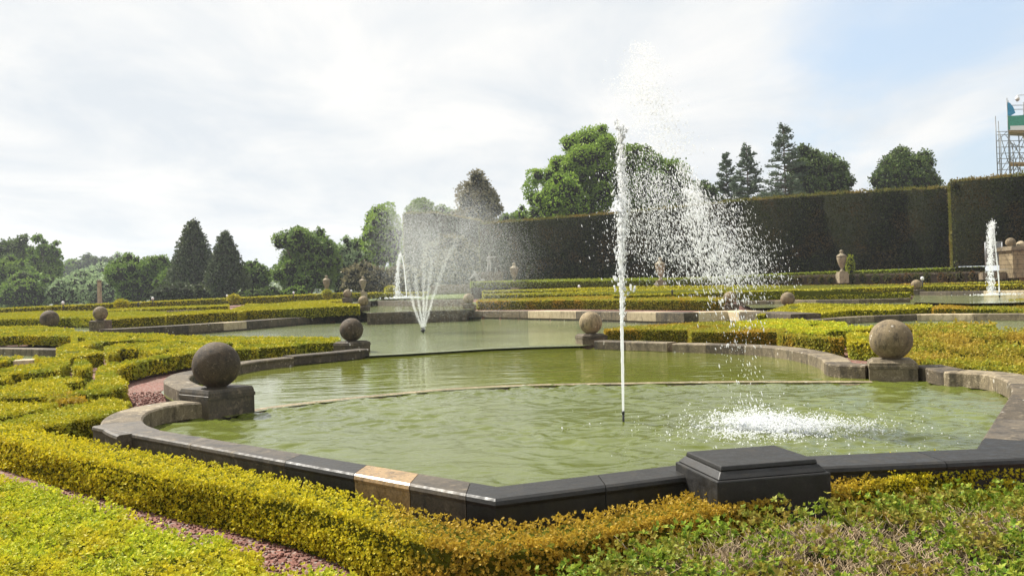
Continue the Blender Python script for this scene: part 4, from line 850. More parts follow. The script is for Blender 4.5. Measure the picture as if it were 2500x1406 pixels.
# steps
root = empty('garden_steps', 'pale broad garden steps in the mist at the far end', 'steps', tuple(PY(1100, 712, 84)))
for i in range(5):
    a, b2 = PY(1045 + i * 2, 711 - i * 4, 84 + i * .5), PY(1150, 711 - i * 4, 84 + i * .5); m_ = MB()
    m_.box(((a.x + b2.x) / 2, a.y + .3, (a.z + b2.z) / 2 - .12), (b2.x - a.x, .6, .24)); m_.build('step', MAT['stone_grey'], root, .02)
def urn(px, ytop, ybot, Y, label):
    a, b2 = PY(px, ytop, Y), PY(px, ybot, Y); H_ = a.z - b2.z; r = H_ * .2
    root = empty('stone_urn', label, 'urn', tuple(b2), 'lidded stone urns')
    m_ = MB(); m_.box((b2.x, b2.y, b2.z + .04 * H_), (r * 1.7, r * 1.7, .08 * H_)); m_.box((b2.x, b2.y, b2.z - .5 * H_ * .4), (r * 2, r * 2, .4 * H_)); m_.build('foot', MAT['urn'], root)
    pr = [(.55, .08), (.5, .11), (.28, .16), (.25, .2), (.35, .25), (.62, .36), (.85, .5), (.98, .62), (1.0, .68), (.92, .705), (.8, .71)]
    m_ = MB(); m_.lathe([(q * r, z * H_) for q, z in pr], tuple(b2), 20); m_.build('vessel', MAT['urn'], root)
    pr = [(1.06, .71), (1.1, .73), (.95, .76), (.7, .80), (.45, .83), (.3, .86), (.32, .9), (.42, .93), (.35, .97), (.12, 1)]
    m_ = MB(); m_.lathe([(q * r, z * H_) for q, z in pr], tuple(b2), 20); m_.build('lid', MAT['urn'], root)
urn(2056, 610, 668, 64, 'tan lidded urn on the terrace wall, nearest the right jet')
urn(1613, 628, 690, 69, 'tan lidded urn on the terrace wall, seen through the spray')
urn(1256, 641, 692, 72, 'pale urn right of the statue, veiled by mist')
urn(798, 672, 716, 78, 'leftmost tan urn, before the round dark tree')
urn(887, 674, 716, 80, 'tan urn behind the ball at the overflow wall')

# tall clipped yew hedges
def tall(label, pts, thick, smin=.10, mat='yew', wob=.10):
    """pts: (px, ytop, ybase, Y)"""
    tops = [PY(x, yt, Y) for x, yt, yb, Y in pts]; bots = [PY(x, yb, Y).z for x, yt, yb, Y in pts]
    root = empty('yew_hedge', label, 'hedge', (tops[0].x, tops[0].y, bots[0]), 'tall yew hedges')
    P_, D_l, P2, D2 = [], [], [], []; mb_ = MB()
    for (a, za), (b2, zb) in zip(zip(tops, bots), zip(tops[1:], bots[1:])):
        ln = math.hypot(b2.x - a.x, b2.y - a.y); hh = a.z - za; n = int(ln * (hh + .8) * 2.6 / .15 ** 2 * 1.0)
        d = Vector((b2.x - a.x, b2.y - a.y)).normalized(); nn = Vector((d.y, -d.x))
        if nn.y > 0: nn = -nn
        t = rng.random(n); h_ = rng.random(n); base_ = za + (zb - za) * t; tp_ = a.z + (b2.z - a.z) * t
        x = a.x + (b2.x - a.x) * t; y = a.y + (b2.y - a.y) * t; z = base_ + (tp_ - base_) * h_
        off = vnoise(x, z, 1.2, 2) * wob * .5 + .05 + rng.normal(size=n) * .05
        P_.append(np.stack([x + nn.x * off, y + nn.y * off, z], 1)); D_l.append(np.stack([nn.x + rng.normal(size=n) * .6, nn.y + rng.normal(size=n) * .6, .2 + rng.normal(size=n) * .5], 1))
        n2 = int(ln * thick * 2 / .15 ** 2); t = rng.random(n2); w = rng.random(n2)
        x = a.x + (b2.x - a.x) * t - nn.x * thick * w; y = a.y + (b2.y - a.y) * t - nn.y * thick * w; z = a.z + (b2.z - a.z) * t + vnoise(x, y, 1.5, 5) * .13 + np.abs(rng.normal(size=n2)) * .09
        P2.append(np.stack([x, y, z], 1)); D2.append(np.stack([rng.normal(size=n2) * .5, rng.normal(size=n2) * .5 - .2, .5 + rng.random(n2)], 1))
        B = [Vector((q.x - nn.x * thick, q.y - nn.y * thick, 0)) for q in (a, b2)]; e = .05
        mb_.add([(a.x, a.y, za), (b2.x, b2.y, zb), (b2.x, b2.y, b2.z - e), (a.x, a.y, a.z - e), (B[0].x, B[0].y, za), (B[1].x, B[1].y, zb), (B[1].x, B[1].y, b2.z - e), (B[0].x, B[0].y, a.z - e)], [(0, 1, 2, 3), (3, 2, 6, 7), (5, 4, 7, 6), (4, 0, 3, 7), (1, 5, 6, 2)])
    # the end face at the first point
    a, za = tops[0], bots[0]; n = int(thick * (a.z - za) * 2.6 / .15 ** 2); w = rng.random(n); h_ = rng.random(n)
    d = Vector((tops[1].x - a.x, tops[1].y - a.y)).normalized(); nn = Vector((d.y, -d.x)); nn = -nn if nn.y > 0 else nn
    P2.append(np.stack([a.x - nn.x * thick * w - d.x * .05, a.y - nn.y * thick * w - d.y * .05, za + (a.z - za) * h_], 1)); D2.append(np.stack([-d.x + rng.normal(size=n) * .6, -d.y + rng.normal(size=n) * .6, rng.normal(size=n) * .5], 1))
    p = np.concatenate(P_); d = np.concatenate(D_l); polys('hedge_face', leafquads(p, d, .17 * rng.uniform(.7, 1.3, len(p)), .6), 4, [MAT[mat], MAT['corey']], root, mb_)
    p = np.concatenate(P2); d = np.concatenate(D2); polys('hedge_top', leafquads(p, d, .15 * rng.uniform(.7, 1.3, len(p)), .6), 4, [MAT['yewtop']], root)
tall('long tall dark clipped yew hedge behind the terrace, rising to the right', [(1170, 548, 684, 84), (1500, 522, 682, 79), (1660, 506, 680, 77), (1800, 491, 672, 74), (2000, 476, 664, 71), (2200, 464, 656, 68), (2330, 459, 652, 66)], 2.2)
tall('taller yew hedge block at the right photo edge', [(2322, 443, 650, 61), (2500, 428, 645, 59), (2640, 420, 640, 58)], 2.4)
tall('lower yew hedge behind the fan fountain spray', [(985, 522, 700, 98), (1060, 520, 700, 98), (1175, 540, 700, 98)], 2.5)

# ------------------------------------------------------------------ trees
def tree(label, px, ytop, hw, Y, kind, ybot=None, shape='round', dens=1.0, name='tree', group='trees beyond the garden', zg=None, seed=0, gap=0):
    t_ = PY(px, ytop, Y); u = Y / FPX; R = hw * u; zb = PY(px, ybot if ybot else ytop + hw * 2.2, Y).z; H_ = t_.z - zb
    if zg is None: zg = float(land(np.array(t_.x), np.array(Y)))
    zg = min(zg, zb - .5)
    root = empty(name, label, 'tree', (t_.x, Y, zg), group); s = 2.1 * Y / 826
    cz = (t_.z + zb) / 2; lobes = []; mb_ = MB()
    if shape == 'pine':
        nlev = 14
        P_, D_ = [], []
        br = MB()
        for i in range(110):
            f = rng.random() ** .8; z = zb + H_ * (1 - f * .98); a = i * 2.4 + rng.normal() * .3; env = R * (.07 + .98 * min(1, f * 1.15) ** .8)
            l = env * rng.uniform(.5, 1.15); rise = l * rng.uniform(-.12, .30); q0_ = .25
            br.tube([(t_.x, Y, z), (t_.x + math.cos(a) * l * .6, Y + math.sin(a) * l * .6, z + rise * .35), (t_.x + math.cos(a) * l, Y + math.sin(a) * l, z + rise)], [.07, .045, .02], 4)
            m2 = int((20 + 70 * l / R) * dens); q = q0_ + (1 - q0_) * rng.random(m2) ** .6; x = t_.x + math.cos(a) * l * q; y = Y + math.sin(a) * l * q; zz_ = z + rise * q ** 1.6
            sp = .035 * R + .05 * l; x = x + rng.normal(size=m2) * sp; y = y + rng.normal(size=m2) * sp; zz_ = zz_ + np.abs(rng.normal(size=m2)) * .02 * H_
            P_.append(np.stack([x, y, zz_], 1)); D_.append(np.stack([math.cos(a) + rng.normal(size=m2) * .5, math.sin(a) + rng.normal(size=m2) * .5, rng.normal(size=m2) * .4 + .3], 1))
        p = np.concatenate(P_); d = np.concatenate(D_); polys('crown', leafquads(p, d, s * rng.uniform(.7, 1.3, len(p)), .5), 4, [TREE[kind]], root)
        br.tube([(t_.x, Y, zg), (t_.x, Y, t_.z - .3)], [R * .07, .05], 7); br.build('trunk', MAT['bark'], root); return root
    K = 64 if shape == 'round' else 44
    for i in range(K):
        if shape == 'round':
            v = unit(rng.normal(size=(1, 3)))[0]; q = rng.uniform(.4, .92); r = rng.uniform(.13, .27) if q > .65 else .36; q *= .96 + .12 * math.sin(v[0] * 4 + px) * math.sin(v[2] * 5 + px * .7)
            lobes.append((t_.x + v[0] * R * q, Y + v[1] * R * q, cz + v[2] * H_ / 2 * (q + .02), R * r, min(R, H_ / 2) * r * 1.0))
        elif shape == 'cone':
            f = (i + .5) / K; w = R * (.12 + .85 * min(1, f * 1.25) ** .85); a = i * 2.4; r = w * .5 + .05 * R
            q = w * .6; lobes.append((t_.x + math.cos(a) * q, Y + math.sin(a) * q, t_.z - H_ * f - r * .3, r, r * 1.4))
    area = hw * 2 * (H_ / u) * .168; n = int(area * 3.4 * dens) + 200
    L_ = np.array(lobes); w = L_[:, 3] * L_[:, 4]; idx = rng.choice(len(L_), n, p=w / w.sum()); v = unit(rng.normal(size=(n, 3))); v[:, 2] = np.where(rng.random(n) < .5, np.abs(v[:, 2]), v[:, 2])
    q = rng.uniform(.72, 1.06, n) + (rng.random(n) < .08) * .18
    p = L_[idx, :3] + v * np.stack([L_[idx, 3], L_[idx, 3], L_[idx, 4]], 1) * q[:, None]
    inside = np.zeros(n, bool)
    for j in range(len(L_)):
        dd = (p - L_[j, :3]) / np.array([L_[j, 3], L_[j, 3], L_[j, 4]]); inside |= (np.einsum('ij,ij->i', dd, dd) < .42) & (idx != j)
    p, v = p[~inside], v[~inside]
    for l in lobes:
        if rng.random() < 1 - gap: mb_.sphere(l[:3], 1, 9, 7, sc=(l[3] * .74, l[3] * .74, l[4] * .74), jit=.12)
    polys('crown', leafquads(p, v + rng.normal(size=p.shape) * .7, s * rng.uniform(.65, 1.35, len(p)), .75), 4, [TREE[kind], MAT['corey']], root, mb_)
    m2 = MB(); m2.tube([(t_.x, Y, zg), (t_.x, Y, zb + H_ * .1), (t_.x + R * .05, Y, cz)], [R * .10, R * .075, R * .05], 8)
    for k in range(5):
        a = k * 1.26; m2.tube([(t_.x, Y, zb + H_ * .05 * k), (t_.x + math.cos(a) * R * .55, Y + math.sin(a) * R * .55, cz + H_ * .05 * k)], [R * .045, R * .015], 5)
    m2.build('trunk', MAT['bark'], root); return root
tree('large dark woodland tree at the left photo edge', 30, 566, 75, 150, 'dark', 750, name='woodland_tree')
tree('rounded woodland tree with a domed top, second from the left edge', 108, 568, 46, 146, 'mid', 740, name='woodland_tree')
tree('lower dark woodland tree below the domed one, far left', 20, 620, 60, 135, 'mid', 760, name='woodland_tree')
tree('small pale rounded tree low in the valley, far left', 150, 680, 42, 128, 'pale', 752, name='woodland_tree')
tree('pale willow-like tree low in the valley beside the stone pillar', 205, 655, 62, 160, 'pale', 752, name='woodland_tree')
tree('grey-green tree in the valley left of the stone pillar', 95, 665, 45, 132, 'mid', 752, name='woodland_tree')
k = 0
for x, y, hw_, lab, kd in ((175, 622, 36, 'leftmost tree of the distant line on the valley side', 'mid'), (215, 616, 34, 'second tree from the left in the distant line', 'dark'), (258, 622, 34, 'middle tree of the distant line, dark', 'dark'), (300, 613, 36, 'pale tree standing highest in the distant line', 'pale'), (238, 642, 45, 'pale-topped tree just below the distant line', 'pale')):
    tree(lab, x, y, hw_, 330 if k < 4 else 240, kd, y + 90, name='distant_tree', group='distant tree line')
    k += 1
tree('round leafy tree behind the stone pillar', 320, 614, 66, 118, 'mid', 750)
tree('leafy tree left of the pointed conifers', 392, 615, 48, 120, 'mid', 745)
tree('pointed tall dark conifer, the taller of the pair', 470, 541, 66, 112, 'conif', 745, 'cone', name='conifer', dens=1.3)
tree('shorter broad pointed conifer, right of the taller one', 549, 568, 56, 108, 'conif', 742, 'cone', name='conifer', dens=1.3)
tree('small leafy tree between the conifers and the big round tree', 615, 636, 50, 112, 'mid', 735)
tree('big round green tree behind the leftmost urn', 745, 541, 88, 108, 'mid', 735)
tree('paler leafy tree overlapping the big round one on its right', 830, 572, 52, 112, 'pale', 730, dens=.8)
tree('light airy tree left of the fan fountain', 930, 492, 60, 116, 'bright', 660, gap=.5, dens=.8)
tree('dull green tree between the airy tree and the coppery one', 1030, 468, 62, 120, 'mid', 640, gap=.2)
tree('coppery dark tree above the lower yew hedge', 1160, 420, 76, 112, 'brown', 600, gap=.2)
tree('small pale tree peeping over the yew hedge, left of the airy tall one', 1272, 503, 36, 112, 'bright', 600)
tree('thin airy tree left of the tallest green tree', 1332, 391, 60, 108, 'bright', 560, gap=.6, dens=.75)
tree('tallest bright green tree, just left of the jet', 1440, 288, 95, 100, 'bright', 560, dens=1.1)
tree('lower bulge of green foliage beside the tallest tree', 1375, 425, 70, 96, 'bright', 570)
tree('round green tree directly behind the jet spray', 1590, 346, 98, 98, 'mid', 560)
tree('dark shrubby tree behind the falling spray', 1700, 436, 60, 100, 'dark', 560)
tree('slim blue-green pine, shorter of the close pair', 1772, 376, 36, 104, 'pine', 520, 'pine', name='pine_tree', group='pines')
tree('slim blue-green pine, taller of the close pair', 1822, 349, 42, 100, 'pine', 515, 'pine', name='pine_tree', group='pines')
tree('tall isolated dark pine overlapping the round tree', 1912, 305, 56, 96, 'pine', 510, 'pine', name='pine_tree', group='pines', dens=1.3)
tree('round dark green tree right of the tall pine', 1992, 358, 82, 98, 'dark', 530)
tree('lone round tree above the right part of the yew hedge', 2204, 347, 80, 95, 'dark', 530)
tree('green tree filling in behind the fan fountain, left of the coppery one', 1085, 500, 58, 124, 'mid', 640)
tree('darker green tree between the airy tree and the round one', 880, 575, 46, 122, 'mid', 700)
tree('green tree behind the left edge of the mist', 985, 535, 56, 126, 'bright', 690)
tree('small green tree between the coppery tree and the yew hedge', 1225, 520, 44, 122, 'mid', 640)
tree('low leafy tree filling the gap behind the stone pillar', 262, 668, 60, 150, 'pale', 760)
tree('low leafy tree under the big woodland trees, left edge', 60, 660, 70, 128, 'mid', 765)
tree('low tree between the round tree and the conifers', 425, 650, 50, 116, 'mid', 750)
tree('low tree behind the shorter conifer', 600, 668, 50, 118, 'dark', 750)
# shrubs below the trees
for i, (x, y, hw_, kd, lab) in enumerate(((660, 700, 40, 'dark', 'low dark bush under the conifers, left of the dome shrub'), (720, 698, 34, 'mid', 'low green bush beneath the big round tree'), (885, 640, 60, 'brown', 'brownish loose bush behind the second urn'), (945, 655, 45, 'brown', 'brownish bush left of the distant jet'), (610, 706, 40, 'dark', 'low dark bush beside the small dome shrub'), (440, 690, 80, 'conif', 'dark bush at the foot of the taller conifer'), (1000, 640, 60, 'brown', 'brownish bush behind the distant jet'), (1100, 560, 80, 'brown', 'coppery bush behind the spray'))):
    tree(lab, x, y, hw_, 98, kd, 740, name='bush', group='bushes at the terrace edge')
for x, y, rx_, Y, lab in ((297, 742, 17, 60, 'leftmost clipped dome shrub on the far hedge line'), (571, 729, 15, 68, 'clipped dome shrub in front of the dark bushes'), (799, 718, 12, 75, 'clipped dome shrub under the leftmost urn'), (955, 708, 17, 90, 'bright clipped dome shrub left of the distant jet')):
    u = Y / FPX; puff('dome_shrub', lab, 'shrub', tuple(PY(x, y, Y)), rx_ * u, rx_ * u, 11 * u, MAT['gold_far'], .11, 900, 'clipped dome shrubs', 'core')
for x, lab in ((1985, 'a'),):
    pass
for x, y, Y, lab in ((600, 700, 66, 'left'),): pass
puff('topiary_cone', 'small upright dark topiary right of the misty urn', 'topiary', tuple(PY(1298, 672, 74)), .45, .45, .9, MAT['yew'], .14, 500)
puff('topiary_cone', 'small upright dark topiary beside the tan urn on the right', 'topiary', tuple(PY(2076, 650, 64.5)), .32, .32, .9, MAT['upgreen'], .12, 500)
# far wooded ridge
n = 26000; X = rng.uniform(-330, 20, n); Y = rng.uniform(380, 640, n); Z = land(X, Y) + 9 + vnoise(X, Y, .045, 3) * 3 + vnoise(X, Y, .13, 1) * 1.5 + rng.normal(size=n) * .8
mb_ = MB(); gx = np.arange(-330, 21, 7.); gy = np.arange(380, 641, 13.); GX, GY = np.meshgrid(gx, gy); gz = land(GX.ravel(), GY.ravel()) + 8 + vnoise(GX.ravel(), GY.ravel(), .045, 3) * 3 + vnoise(GX.ravel(), GY.ravel(), .13, 1) * 1.5
gz[GY.ravel() < 392] -= 14
mb_.add(np.stack([GX.ravel(), GY.ravel(), gz], 1), [(j * len(gx) + i, j * len(gx) + i + 1, (j + 1) * len(gx) + i + 1, (j + 1) * len(gx) + i) for j in range(len(gy) - 1) for i in range(len(gx) - 1)])
tag(polys('far_wood', leafquads(np.stack([X, Y, Z], 1), rng.normal(size=(n, 3)) + np.array([0, 0, .5]), 1.5 * rng.uniform(.7, 1.4, n), .8), 4, [TREE['mid'], TREE['dark']], None, mb_), 'far wooded ridge across the valley', kind='stuff')

# ------------------------------------------------------------------ statues and small things
def figure(name, label, cat, origin, height, joints, edges, radii, mat, extra=None):
    """a body grown as one surface over a skeleton"""
    me = bpy.data.meshes.new(name); me.from_pydata([tuple(Vector(j) * height) for j in joints], edges, [])
    o = bpy.data.objects.new(name, me); COL.objects.link(o); o.modifiers.new('skin', 'SKIN')
    sv = me.skin_vertices[0].data
    for i, r in enumerate(radii): sv[i].radius = (r * height, r * height)
    sv[0].use_root = True; ss_ = o.modifiers.new('sub', 'SUBSURF'); ss_.levels = 1; ss_.render_levels = 1
    dg = bpy.context.evaluated_depsgraph_get(); m2 = bpy.data.meshes.new_from_object(o.evaluated_get(dg)); bpy.data.objects.remove(o); me2 = m2; me2.name = name
    for p_ in me2.polygons: p_.use_smooth = True
    me2.materials.clear(); o = link(name, me2, mat); o.location = origin; return o
standing = [(0, 0, .52), (0, 0, .66), (0, 0, .80), (0, 0, .86), (0, 0, .95), (-.10, 0, .80), (-.13, -.02, .64), (-.10, -.05, .52), (.10, 0, .80), (.26, -.02, .82), (.42, -.03, .84), (-.06, 0, .48), (-.09, .02, .26), (-.14, .06, .02), (.06, 0, .48), (.06, -.03, .26), (.04, 0, .02)]
E_ = [(0, 1), (1, 2), (2, 3), (3, 4), (2, 5), (5, 6), (6, 7), (2, 8), (8, 9), (9, 10), (0, 11), (11, 12), (12, 13), (0, 14), (14, 15), (15, 16)]
Rd = [.075, .07, .08, .032, .055, .04, .032, .024, .04, .03, .02, .058, .042, .026, .058, .042, .026]
st = PY(1195, 664, 79); hst = 44 * 79 / FPX
root = empty('statue', 'pale standing statue pointing right on a block, in the mist before the yew hedge', 'statue', (st.x, st.y, st.z))
b2 = figure('body', None, None, (0, 0, 0), hst, standing, E_, Rd, MAT['statue']); b2.parent = root
m_ = MB(); m_.box((st.x, st.y, st.z - .55), (2.6, 1.4, 1.1)); m_.build('pedestal', MAT['stone_grey'], root, .03)
sit = [(0, 0, .10), (-.05, 0, .26), (-.12, 0, .42), (-.15, 0, .48), (-.17, 0, .58), (-.24, -.04, .40), (-.36, -.05, .26), (-.46, -.04, .20), (-.02, .05, .40), (.08, .05, .28), (.14, 0, .16), (.06, 0, .07), (.26, 0, .20), (.34, 0, .03), (.0, .08, .06), (-.10, .1, .04), (-.2, .1, .02)]
sp = PY(1168, 692, 77.5)
o = figure('statue', None, None, tuple(sp), 2.0, sit, E_, Rd, MAT['statue']); tag(o, 'pale reclining statue figure leaning left, below the pointing one', 'statue')
for x, yb, Y, lab in ((338, 758, 56, 'small dark bronze cherub at the far left tiny pool'), (1642, 728, 45, 'small dark bronze cherub fountain behind the jet')):
    q = PY(x, yb, Y); hh = 22 * Y / FPX; root = empty('bronze_cherub', lab, 'statue', tuple(q), 'bronze cherubs')
    f_ = figure('body', None, None, (0, 0, hh * .15), hh * .85, standing, E_, [r * 1.35 for r in Rd], MAT['bronze']); f_.parent = root
    m_ = MB(); m_.lathe([(.15 * hh, -.3), (.15 * hh, 0), (.55 * hh, .04 * hh), (.6 * hh, .1 * hh), (.2 * hh, .14 * hh), (.15 * hh, .2 * hh)], tuple(q), 16); m_.build('bowl', MAT['bronze'], root)
# stone pillar in the valley edge
q = PY(244, 745, 70); t = PY(244, 688, 70); root = empty('stone_pillar', 'slim grey square stone pillar before the valley trees', 'pillar', tuple(q))
m_ = MB(); m_.box((q.x, q.y, (q.z + t.z) / 2 - .5), (.34, .34, t.z - q.z + 1), .3, taper=.85); m_.build('shaft', MAT['urn'], root, .02)
m_ = MB(); m_.box((q.x, q.y, t.z + .05), (.4, .4, .1), .3); m_.box((q.x, q.y, t.z + .14), (.3, .3, .08), .3, taper=.3); m_.build('cap', MAT['stone_grey'], root)
# little white post lights
for x, y, Y, lab in ((154, 742, 58, 'leftmost'), (373, 731, 62, 'second from left'), (555, 724, 68, 'by the dome shrub'), (717, 716, 73, 'below the round tree'), (858, 711, 77, 'by the far left balls'), (1414, 701, 66, 'by the terrace wall left of the jet'), (2252, 684, 50, 'beside the pinkish ball')):
    q = PY(x, y + 5, Y); root = empty('garden_light', 'tiny white post light ' + lab, 'garden light', tuple(q), 'little white garden lights')
    m_ = MB(); m_.tube([q - Vector((0, 0, .3)), q + Vector((0, 0, .12))], .04, 8); m_.build('post', MAT['dark_metal'], root)
    m_ = MB(); m_.lathe([(.07, .12), (.10, .2), (.09, .3), (.03, .34)], tuple(q), 10); m_.build('lamp_head', MAT['white'], root)

# gate pier with balls and panel at the right edge
Yp = 56; a, b2 = PY(2474, 612, Yp), PY(2474, 668, Yp)
root = empty('gate_pier', 'tan ashlar gate pier with wide cap at the right photo edge', 'pier', (a.x, Yp, b2.z))
w = 1.6; cx_ = a.x + .75
m_ = MB()
nc = 6; hh = (a.z - b2.z + .3) / nc
for i in range(nc):
    m_.box((cx_, Yp + .8, b2.z - .3 + hh * (i + .5)), (w + (.03 if i % 2 else 0), 1.6, hh - .015))
m_.build('shaft', MAT['brick'], root, .012)
m_ = MB(); m_.box((cx_, Yp + .8, a.z + .12), (w + .35, 1.9, .22)); m_.box((cx_, Yp + .8, a.z + .27), (w + .15, 1.7, .08)); m_.build('cap', MAT['stone_grey'], root, .02)
m_ = MB(); m_.box((cx_ + 1.8, Yp + 1.2, (b2.z + a.z) / 2 - .5), (2.6, .6, a.z - b2.z + .2)); m_.build('side_wall', MAT['brick'], root)
m_ = MB(); m_.box((a.x - .9, Yp + 1.0, b2.z - .1), (1.6, .5, .5)); m_.build('low_kerb', MAT['stone_grey'], root)
for x, y, r, lab in ((2467, 592, 11.5, 'stone ball on the gate pier, left one'), (2492, 598, 10, 'paler stone ball on the gate pier, right one')):
    c = PY(x, y, Yp + .8); m_ = MB(); m_.sphere(c, r * Yp / FPX, 24, 16); m_.tube([c - Vector((0, 0, r * Yp / FPX + .06)), c - Vector((0, 0, r * Yp / FPX * .8))], .12, 12)
    tag(m_.build('pier_ball', MAT['ball' if x < 2480 else 'stone_pale']), lab, 'stone ball', 'balls on the gate pier')
root = empty('clear_screen', 'clear framed screen panel behind the right jet', 'screen', tuple(PY(2405, 648, 57)))
p0, p1, p2, p3 = PY(2406, 648, 57), PY(2405, 592, 57), PY(2446, 590, 58), PY(2448, 648, 58)
m_ = MB(); m_.tube([p0, p1], .03, 6); m_.tube([p1, p2], .03, 6); m_.tube([p2, p3], .03, 6); m_.build('frame', MAT['metal'], root)
m_ = MB(); m_.add([p0, p3, p2, p1, p0 + Vector((0, .02, 0)), p3 + Vector((0, .02, 0)), p2 + Vector((0, .02, 0)), p1 + Vector((0, .02, 0))], [(0, 1, 2, 3), (7, 6, 5, 4), (0, 3, 7, 4), (1, 5, 6, 2), (3, 2, 6, 7), (0, 4, 5, 1)]); m_.build('panel', MAT['panel'], root)

# scaffold and building corner, top right
Ys = 88; root = empty('scaffold', 'steel scaffold tower with blue and green netting against the building, top right', 'scaffold', tuple(PY(2440, 440, Ys)))
def tubepx(mb_, pts, r=.03, dY=0): mb_.tube([PY(x, y, Ys + dY) for x, y in pts], r, 5)
m_ = MB()
for x, yt, dy in ((2430, 284, 0), (2437, 296, 1.5), (2442, 330, 0), (2458, 240, 0), (2461, 246, 1.5), (2472, 350, 0), (2486, 300, 1.5), (2498, 250, 0), (2512, 250, 0)): tubepx(m_, [(x + 6 * (440 - yt) / 150, 440), (x, yt)], .05, dy)
m_.build('standards', MAT['pole'], root)
m_ = MB()
for y in (322, 330, 345, 360, 375, 388, 400, 415, 428): tubepx(m_, [(2434, y), (2520, y - 2)], .04, .3)
for y in (258, 268, 284): tubepx(m_, [(2458, y), (2520, y - 1)], .04, .3)
for a, b2 in (((2434, 345), (2458, 322)), ((2436, 400), (2462, 345)), ((2460, 380), (2500, 425)), ((2466, 425), (2500, 345)), ((2450, 430), (2475, 385)), ((2480, 430), (2498, 390)), ((2455, 330), (2500, 390)), ((2462, 330), (2490, 430)), ((2474, 345), (2512, 430)), ((2500, 330), (2460, 400)), ((2512, 350), (2470, 430)), ((2440, 322), (2462, 400)), ((2466, 350), (2500, 362)), ((2446, 415), (2466, 380))): tubepx(m_, [a, b2], .038, .6)
m_.build('ledgers_and_braces', MAT['pole'], root)
def slab(pts, dY, th, mat, nm, par):
    m_ = MB(); f_ = [PY(x, y, Ys + dY) for x, y in pts]; k_ = [q + Vector((th * .64, th, 0)) for q in f_]; n_ = len(f_)
    m_.add(f_ + k_, [tuple(range(n_)), tuple(range(n_, 2 * n_))[::-1]] + [(i, i + n_, (i + 1) % n_ + n_, (i + 1) % n_) for i in range(n_)]); m_.build(nm, mat, par)
slab([(2462, 318), (2520, 318), (2520, 325), (2462, 323)], 0, 2.2, MAT['board'], 'platform', root)
slab([(2434, 430), (2520, 428), (2520, 433), (2434, 434)], 0, 2.2, MAT['board'], 'platform', root)
slab([(2464, 396), (2520, 396), (2520, 400), (2464, 400)], 0, 2.2, MAT['board'], 'platform', root)
slab([(2460, 250), (2466, 252), (2474, 262), (2479, 276), (2466, 284), (2460, 282)], -.1, .05, MAT['net_blue'], 'blue_net', root)
slab([(2461, 284), (2520, 280), (2520, 316), (2462, 317)], -.1, .05, MAT['net_green'], 'green_net', root)
slab([(2466, 308), (2520, 306), (2520, 318), (2467, 318)], -.16, .04, MAT['white'], 'white_net', root)
root = empty('building', 'warm stone corner and cornice of the building behind the scaffold', 'building', tuple(PY(2510, 430, 91)))
Ys = 91
slab([(2476, 284), (2600, 276), (2600, 288), (2478, 292)], 0, 6, MAT['brick'], 'cornice', root)
slab([(2484, 292.5), (2600, 290), (2600, 350), (2498, 325)], .3, 5, MAT['brick'], 'upper_wall', root)
slab([(2500, 326), (2600, 350.5), (2600, 460), (2506, 460)], .6, 5, MAT['stone_grey'], 'wall', root)
Ys = 60; root = empty('security_camera', 'white dome security camera on an arm, top right', 'camera', tuple(PY(2484, 240, Ys)))
m_ = MB(); tubepx(m_, [(2484, 233), (2530, 231)], .03); tubepx(m_, [(2484, 233), (2484, 237)], .05); m_.build('arm', MAT['metal'], root)
q = PY(2484, 242, Ys); m_ = MB(); m_.lathe([(.04, .2), (.13, .15), (.15, .02), (.15, -.06)], tuple(q), 16); m_.build('housing', MAT['white'], root)
m_ = MB(); m_.sphere(q + Vector((0, 0, -.07)), .12, 16, 10); m_.build('dome', MAT['metal'], root)

# ------------------------------------------------------------------ air
m_ = MB(); m_.box((0, 560, 22), (2440, 1300, 76)); m = bpy.data.materials.new('haze'); m.use_nodes = True; nt = m.node_tree; nt.nodes.remove(nt.nodes['Principled BSDF'])
pv = N(nt, 'ShaderNodeVolumePrincipled'); pv.inputs['Color'].default_value = (.90, .95, 1, 1); pv.inputs['Density'].default_value = .00038; pv.inputs['Anisotropy'].default_value = .2
nt.links.new(pv.outputs[0], nt.nodes['Material Output'].inputs['Volume']); tag(m_.build('haze', m), 'thin summer haze', kind='stuff')
# ------------------------------------------------------------------ light and sky
SUN_AZ, SUN_EL = math.radians(-55), math.radians(50)   # azimuth from +Y towards +X
sd = Vector((math.sin(SUN_AZ) * math.cos(SUN_EL), math.cos(SUN_AZ) * math.cos(SUN_EL), math.sin(SUN_EL)))
sl = bpy.data.lights.new('sun', 'SUN'); sl.energy = 5.0; sl.angle = math.radians(.6); sl.color = (1, .95, .86)
so = bpy.data.objects.new('sun', sl); COL.objects.link(so); so.rotation_euler = (-sd).to_track_quat('-Z', 'Y').to_euler(); so.location = (0, 0, 60)
w = bpy.data.worlds.new('World'); S.world = w; w.use_nodes = True; nt = w.node_tree; bg = nt.nodes['Background']
sky = N(nt, 'ShaderNodeTexSky', sky_type='NISHITA'); sky.sun_disc = False; sky.sun_elevation = SUN_EL; sky.sun_rotation = SUN_AZ; sky.air_density = 1.2; sky.dust_density = 2.5
tc = N(nt, 'ShaderNodeTexCoord'); sp_ = N(nt, 'ShaderNodeSeparateXYZ'); nt.links.new(tc.outputs['Generated'], sp_.inputs[0])
def mth(op, a, b_=None, c_=None, clamp=False):
    m_ = N(nt, 'ShaderNodeMath', operation=op); m_.use_clamp = clamp
    for i, v in enumerate((a, b_, c_)):
        if v is None: continue
        if isinstance(v, (int, float)): m_.inputs[i].default_value = v
        else: nt.links.new(v, m_.inputs[i])
    return m_.outputs[0]
zc = mth('ADD', mth('MAXIMUM', sp_.outputs[2], 0.0), .16)
